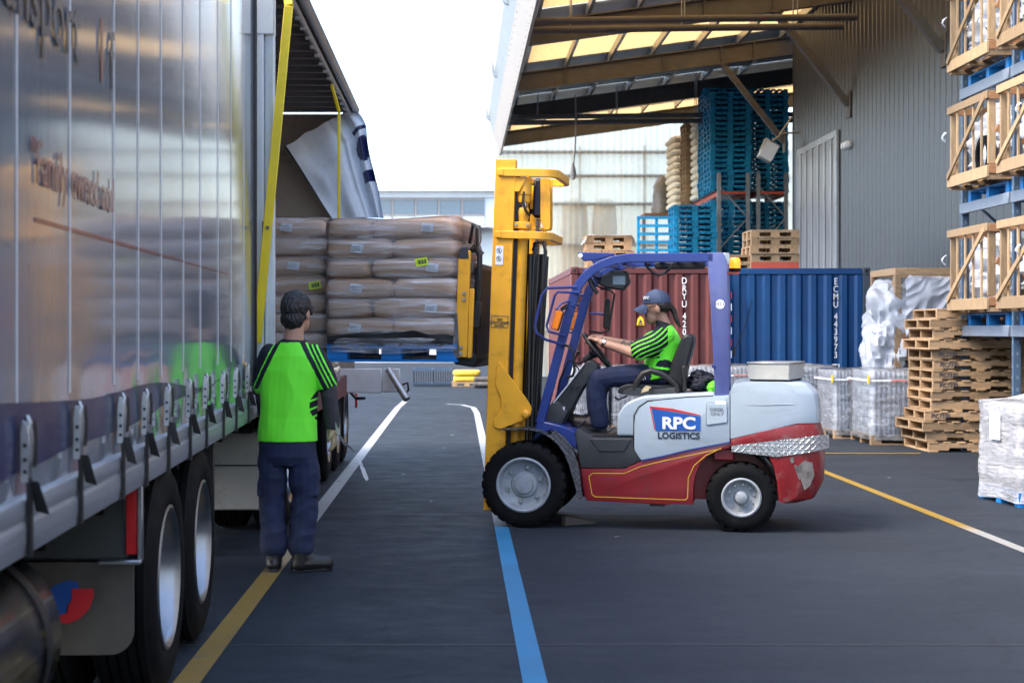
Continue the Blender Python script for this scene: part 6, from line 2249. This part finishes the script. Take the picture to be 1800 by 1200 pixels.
# ---------------------------------------------------------------- forklift driver, in forklift coordinates (faces -x)
DR = thing('person', 'forklift driver in blue cap and lime striped shirt steering', 'person', tuple(FO), -TH)
Yc = yc
HM = Matrix.Rotation(R(-6), 3, 'Y') * 1.08          # head nodding forward
hd = V((1.025, Yc, 1.762))


def dp(x, y, z):
    return hd + HM @ V((x, y, z))


b = MB()
b.ell(dp(0, 0, .025), (.098, .077, .105), HM)
b.ell(dp(-.040, 0, -.055), (.056, .055, .060), HM)
b.limb([dp(-.070, 0, -.082), dp(-.060, 0, -.09)], [.024, .026])
b.limb([dp(-.092, 0, .012), dp(-.108, 0, -.014), dp(-.098, 0, -.024)], [.010, .013, .011])
b.limb([dp(-.088, -.014, -.048), dp(-.088, .014, -.048)], [.011, .011])
b.limb([dp(-.084, -.012, -.060), dp(-.084, .012, -.060)], [.010, .010])
for s_ in (-1, 1):
    b.ell(dp(-.078, .032 * s_, .018), (.016, .014, .010), HM)
    b.ell(dp(.012, .077 * s_, -.008), (.020, .011, .030), HM)
b.limb([dp(.02, 0, -.04), (1.085, Yc, 1.645), (1.10, Yc, 1.58)], [.052, .052, .062])
b.loft(rings([((1.10, Yc, 1.60), .06, .09), ((1.105, Yc, 1.53), .085, .165), ((1.11, Yc, 1.38), .10, .14), ((1.09, Yc, 1.20), .105, .15)]))
NW, FW = V((.588, Yc - .125, 1.482)), V((.585, Yc + .10, 1.505))
b.limb([(1.09, Yc - .18, 1.535), (.855, Yc - .215, 1.400), NW], [.055, .047, .031])
b.limb([(1.09, Yc + .18, 1.535), (.86, Yc + .20, 1.440), FW], [.055, .047, .031])
hand(b, NW + V((-.01, .005, .005)), (-1, .28, .42), (.25, 1, .0), (-.42, 0, -.9), .55, .9, thumb=-1)
hand(b, FW + V((-.01, -.005, .005)), (-1, -.3, .35), (.25, -1, .0), (-.42, 0, -.9), .55, .9, thumb=-1)
b.limb([(1.05, Yc - .09, 1.20), (.55, Yc - .11, 1.19), (.54, Yc - .10, .82)], [.07, .05, .04])
b.limb([(1.05, Yc + .09, 1.20), (.56, Yc + .12, 1.19), (.50, Yc + .12, .84)], [.07, .05, .04])


def tattoo(c):
    if c.y > Yc + .05 and .70 < c.x < .82 and c.z > 1.40:
        return 1 if abs(n3((c.x * 30, c.y * 12, c.z * 40), 1., 4)) < .10 else 0
    return 0


inst('body', remeshed(b, .0048, 3, None, tattoo, [K['skin'], K['ink_soft']]), DR)
# cap
b = MB()
b.ell(dp(.006, 0, .050), (.108, .088, .098), HM)
cap_me = remeshed(b, .006, 2, None, None, [K['cap']], 'cap')
bm = bmesh.new()
bm.from_mesh(cap_me)
pl_no = HM @ V((.10, 0, 1))
bmesh.ops.bisect_plane(bm, geom=bm.verts[:] + bm.edges[:] + bm.faces[:], plane_co=dp(0, 0, .040), plane_no=pl_no, clear_inner=True)
bm.to_mesh(cap_me)
bm.free()
cap_o = inst('cap', cap_me, DR)
b = MB()
def brim(u, v):
    a = (u - .5) * 2
    y = a * .082
    x0 = -.075 * math.sqrt(max(0, 1 - (a * .9) ** 2)) - .02
    x1 = x0 - .085 * math.sqrt(max(0.02, 1 - a * a * .9))
    x = x0 + (x1 - x0) * v
    return dp(x, y, .048 - .035 * v - .05 * a * a * (.4 + .4 * v))
b.grid(brim, 20, 8)
b2 = len(b.v)
b.grid(lambda u, v: brim(u, v) - V((0, 0, .006)), 20, 8)
b.build('brim', K['cap'], cap_o, recalc=False)
MB().ell(dp(.006, 0, .149), (.008, .008, .005)).build('cap_button', K['cap'], cap_o)
nv_ = V((-.60, -.80, .25)).normalized()
tx = V((.80, -.60, 0)).normalized()
text('RPC', .034, K['logo_white'], DR, basis(dp(-.062, -.071, .086) + nv_ * .006, tx, nv_.cross(tx)), 'cap_lettering', bold=.001)
# glasses
for s_ in (-1, 1):
    MB().tube([dp(-.105, .012 * s_, .016), dp(-.095, .060 * s_, .020), dp(.0, .083 * s_, .020)], .0025, 5).build('glasses_frame', K['black'], DR)
    MB().lathe([(0, 0), (.020, 0), (.021, .002), (0, .002)], dp(-.106, .032 * s_, .010), 'x', 14).build('glasses_lens', K['glass'], DR)
# hair under the cap and the ponytail
b = MB()
b.ell(dp(.035, 0, .015), (.078, .082, .060), HM)
b.limb([dp(.095, 0, .01), dp(.125, -.005, -.02), dp(.135, -.012, -.07), (1.195, Yc - .02, 1.655), (1.215, Yc - .025, 1.61)], [.024, .022, .018, .016, .007])
inst('hair', remeshed(b, .005, 2, lambda p: .005 * (1 - 2 * abs(n3((p.x * 60, p.y * 60, p.z * 22)))), mats=[K['hair_dark']]), DR)
# shirt
b = MB()
b.loft([((1.045, Yc, 1.195), V((.150, 0, .03)), V((0, .19, 0))), ((1.06, Yc, 1.25), V((.156, 0, .02)), V((0, .195, 0))), ((1.085, Yc, 1.36), V((.150, 0, .01)), V((0, .192, 0))), ((1.10, Yc, 1.48), V((.138, 0, 0)), V((0, .192, 0))),
        ((1.105, Yc, 1.56), V((.100, 0, -.01)), V((0, .160, 0))), ((1.095, Yc, 1.61), V((.072, 0, -.01)), V((0, .095, 0))), ((1.082, Yc, 1.650), V((.064, 0, -.02)), V((0, .068, 0)))], 28)
b.limb([(1.10, Yc - .150, 1.545), (1.02, Yc - .195, 1.495), (.915, Yc - .215, 1.425)], [.082, .092, .090])
b.limb([(1.10, Yc + .150, 1.545), (1.02, Yc + .190, 1.50), (.93, Yc + .205, 1.455)], [.075, .078, .072])


def dr_col(c):
    x, y, z = c.x, c.y - Yc, c.z
    # collar
    if z > 1.607 + .35 * (x - 1.085):
        return 1
    # raglan sleeve: curved navy band with lime stripes, measured along the arm
    ax = abs(y)
    t = (V((1.14, 0, 1.60)) - V((x, 0, z))).dot(V((.80, 0, .60)))      # distance down the arm
    q = (x - 1.14) * -.6 + (z - 1.60) * .8                              # across the arm, up positive
    if ax > .085 and z > 1.36 and (x < 1.06 or (z - 1.36) > (x - 1.06) * 1.15 + .03 and x < 1.13):
        k = (q + .02 * math.sin(t * 14) + .055) / .034
        return 0 if (k % 1.) < .27 else 1
    if -.165 < y - .0 < -.0 or True:
        if 1.215 < z < 1.345 and y < -.09 and 1.02 < x < 1.165:
            if ((x - 1.10) / .075) ** 2 + ((z - 1.275) / .075) ** 2 < 1:
                return 0 if abs(z - 1.275 - .12 * (1.10 - x)) < .009 else 1
    return 0


inst('shirt', remeshed(b, .005, 5, fold(.007, 10, 9, 5.), dr_col, [K['green'], K['navy']]), DR)
# trousers
b = MB()
b.loft([((1.12, Yc, 1.17), V((.02, 0, .085)), V((0, .17, 0))), ((1.04, Yc, 1.195), V((.02, 0, .085)), V((0, .185, 0))), ((.96, Yc, 1.215), V((.01, 0, .085)), V((0, .18, 0)))], 22)
b.limb([(1.05, Yc - .09, 1.205), (.88, Yc - .105, 1.218), (.70, Yc - .115, 1.205), (.565, Yc - .115, 1.178), (.535, Yc - .112, 1.09), (.545, Yc - .108, .98), (.560, Yc - .105, .87), (.565, Yc - .105, .825)], [.090, .088, .084, .082, .080, .080, .080, .078])
b.limb([(1.05, Yc + .09, 1.205), (.88, Yc + .11, 1.220), (.70, Yc + .12, 1.208), (.575, Yc + .12, 1.178), (.530, Yc + .12, 1.08), (.52, Yc + .12, .98), (.515, Yc + .12, .87)], [.090, .088, .082, .080, .078, .077, .076])
inst('trousers', remeshed(b, .006, 5, fold(.010, 9, 9, 9.), mats=[K['trouser']]), DR)
text('RPC', .036, K['logo_white'], DR, basis((.93, Yc - .205, 1.215), (.25, 0, -1), (1, 0, .25)), 'trouser_lettering', bold=.0008)
# boots, watch
boot(DR, (.575, Yc - .105, .755), (.375, Yc - .10, .785), 'boot_brown', .10)
boot(DR, (.515, Yc + .12, .758), (.315, Yc + .13, .80), 'boot_brown', .10)
wv = (NW - V((.855, Yc - .215, 1.400))).normalized()
wc = NW - wv * .02
u0 = wv.cross(V((0, 0, 1))).normalized()
v0 = wv.cross(u0)
MB().tube([wc + (u0 * math.cos(a) + v0 * math.sin(a)) * .031 for a in np.arange(0, math.tau, math.tau / 20)], .008, 6, closed=True).build('watch_strap', K['black'], DR)
wn_ = V((0, -.9, .45)).normalized()
MB().lathe([(0, .0), (.016, .0), (.019, -.004), (.019, -.012), (0, -.012)], (0, 0, 0), 'z', 16).build('watch_case', K['steel'], DR, tuple(wc + wn_ * .043), V((0, 0, 1)).rotation_difference(wn_).to_euler())


# ------------------------------------------------------------------ turn the lettering into meshes
def finish():
    bpy.context.view_layer.update()
    dg = bpy.context.evaluated_depsgraph_get()
    for o, name, mt, parent, M in TEXTS:
        me = bpy.data.meshes.new_from_object(o.evaluated_get(dg))
        me.materials.clear()
        me.materials.append(mt)
        n = inst(name, me, parent)
        n.matrix_local = M
    for o, *_ in TEXTS:
        bpy.data.objects.remove(o)


finish()
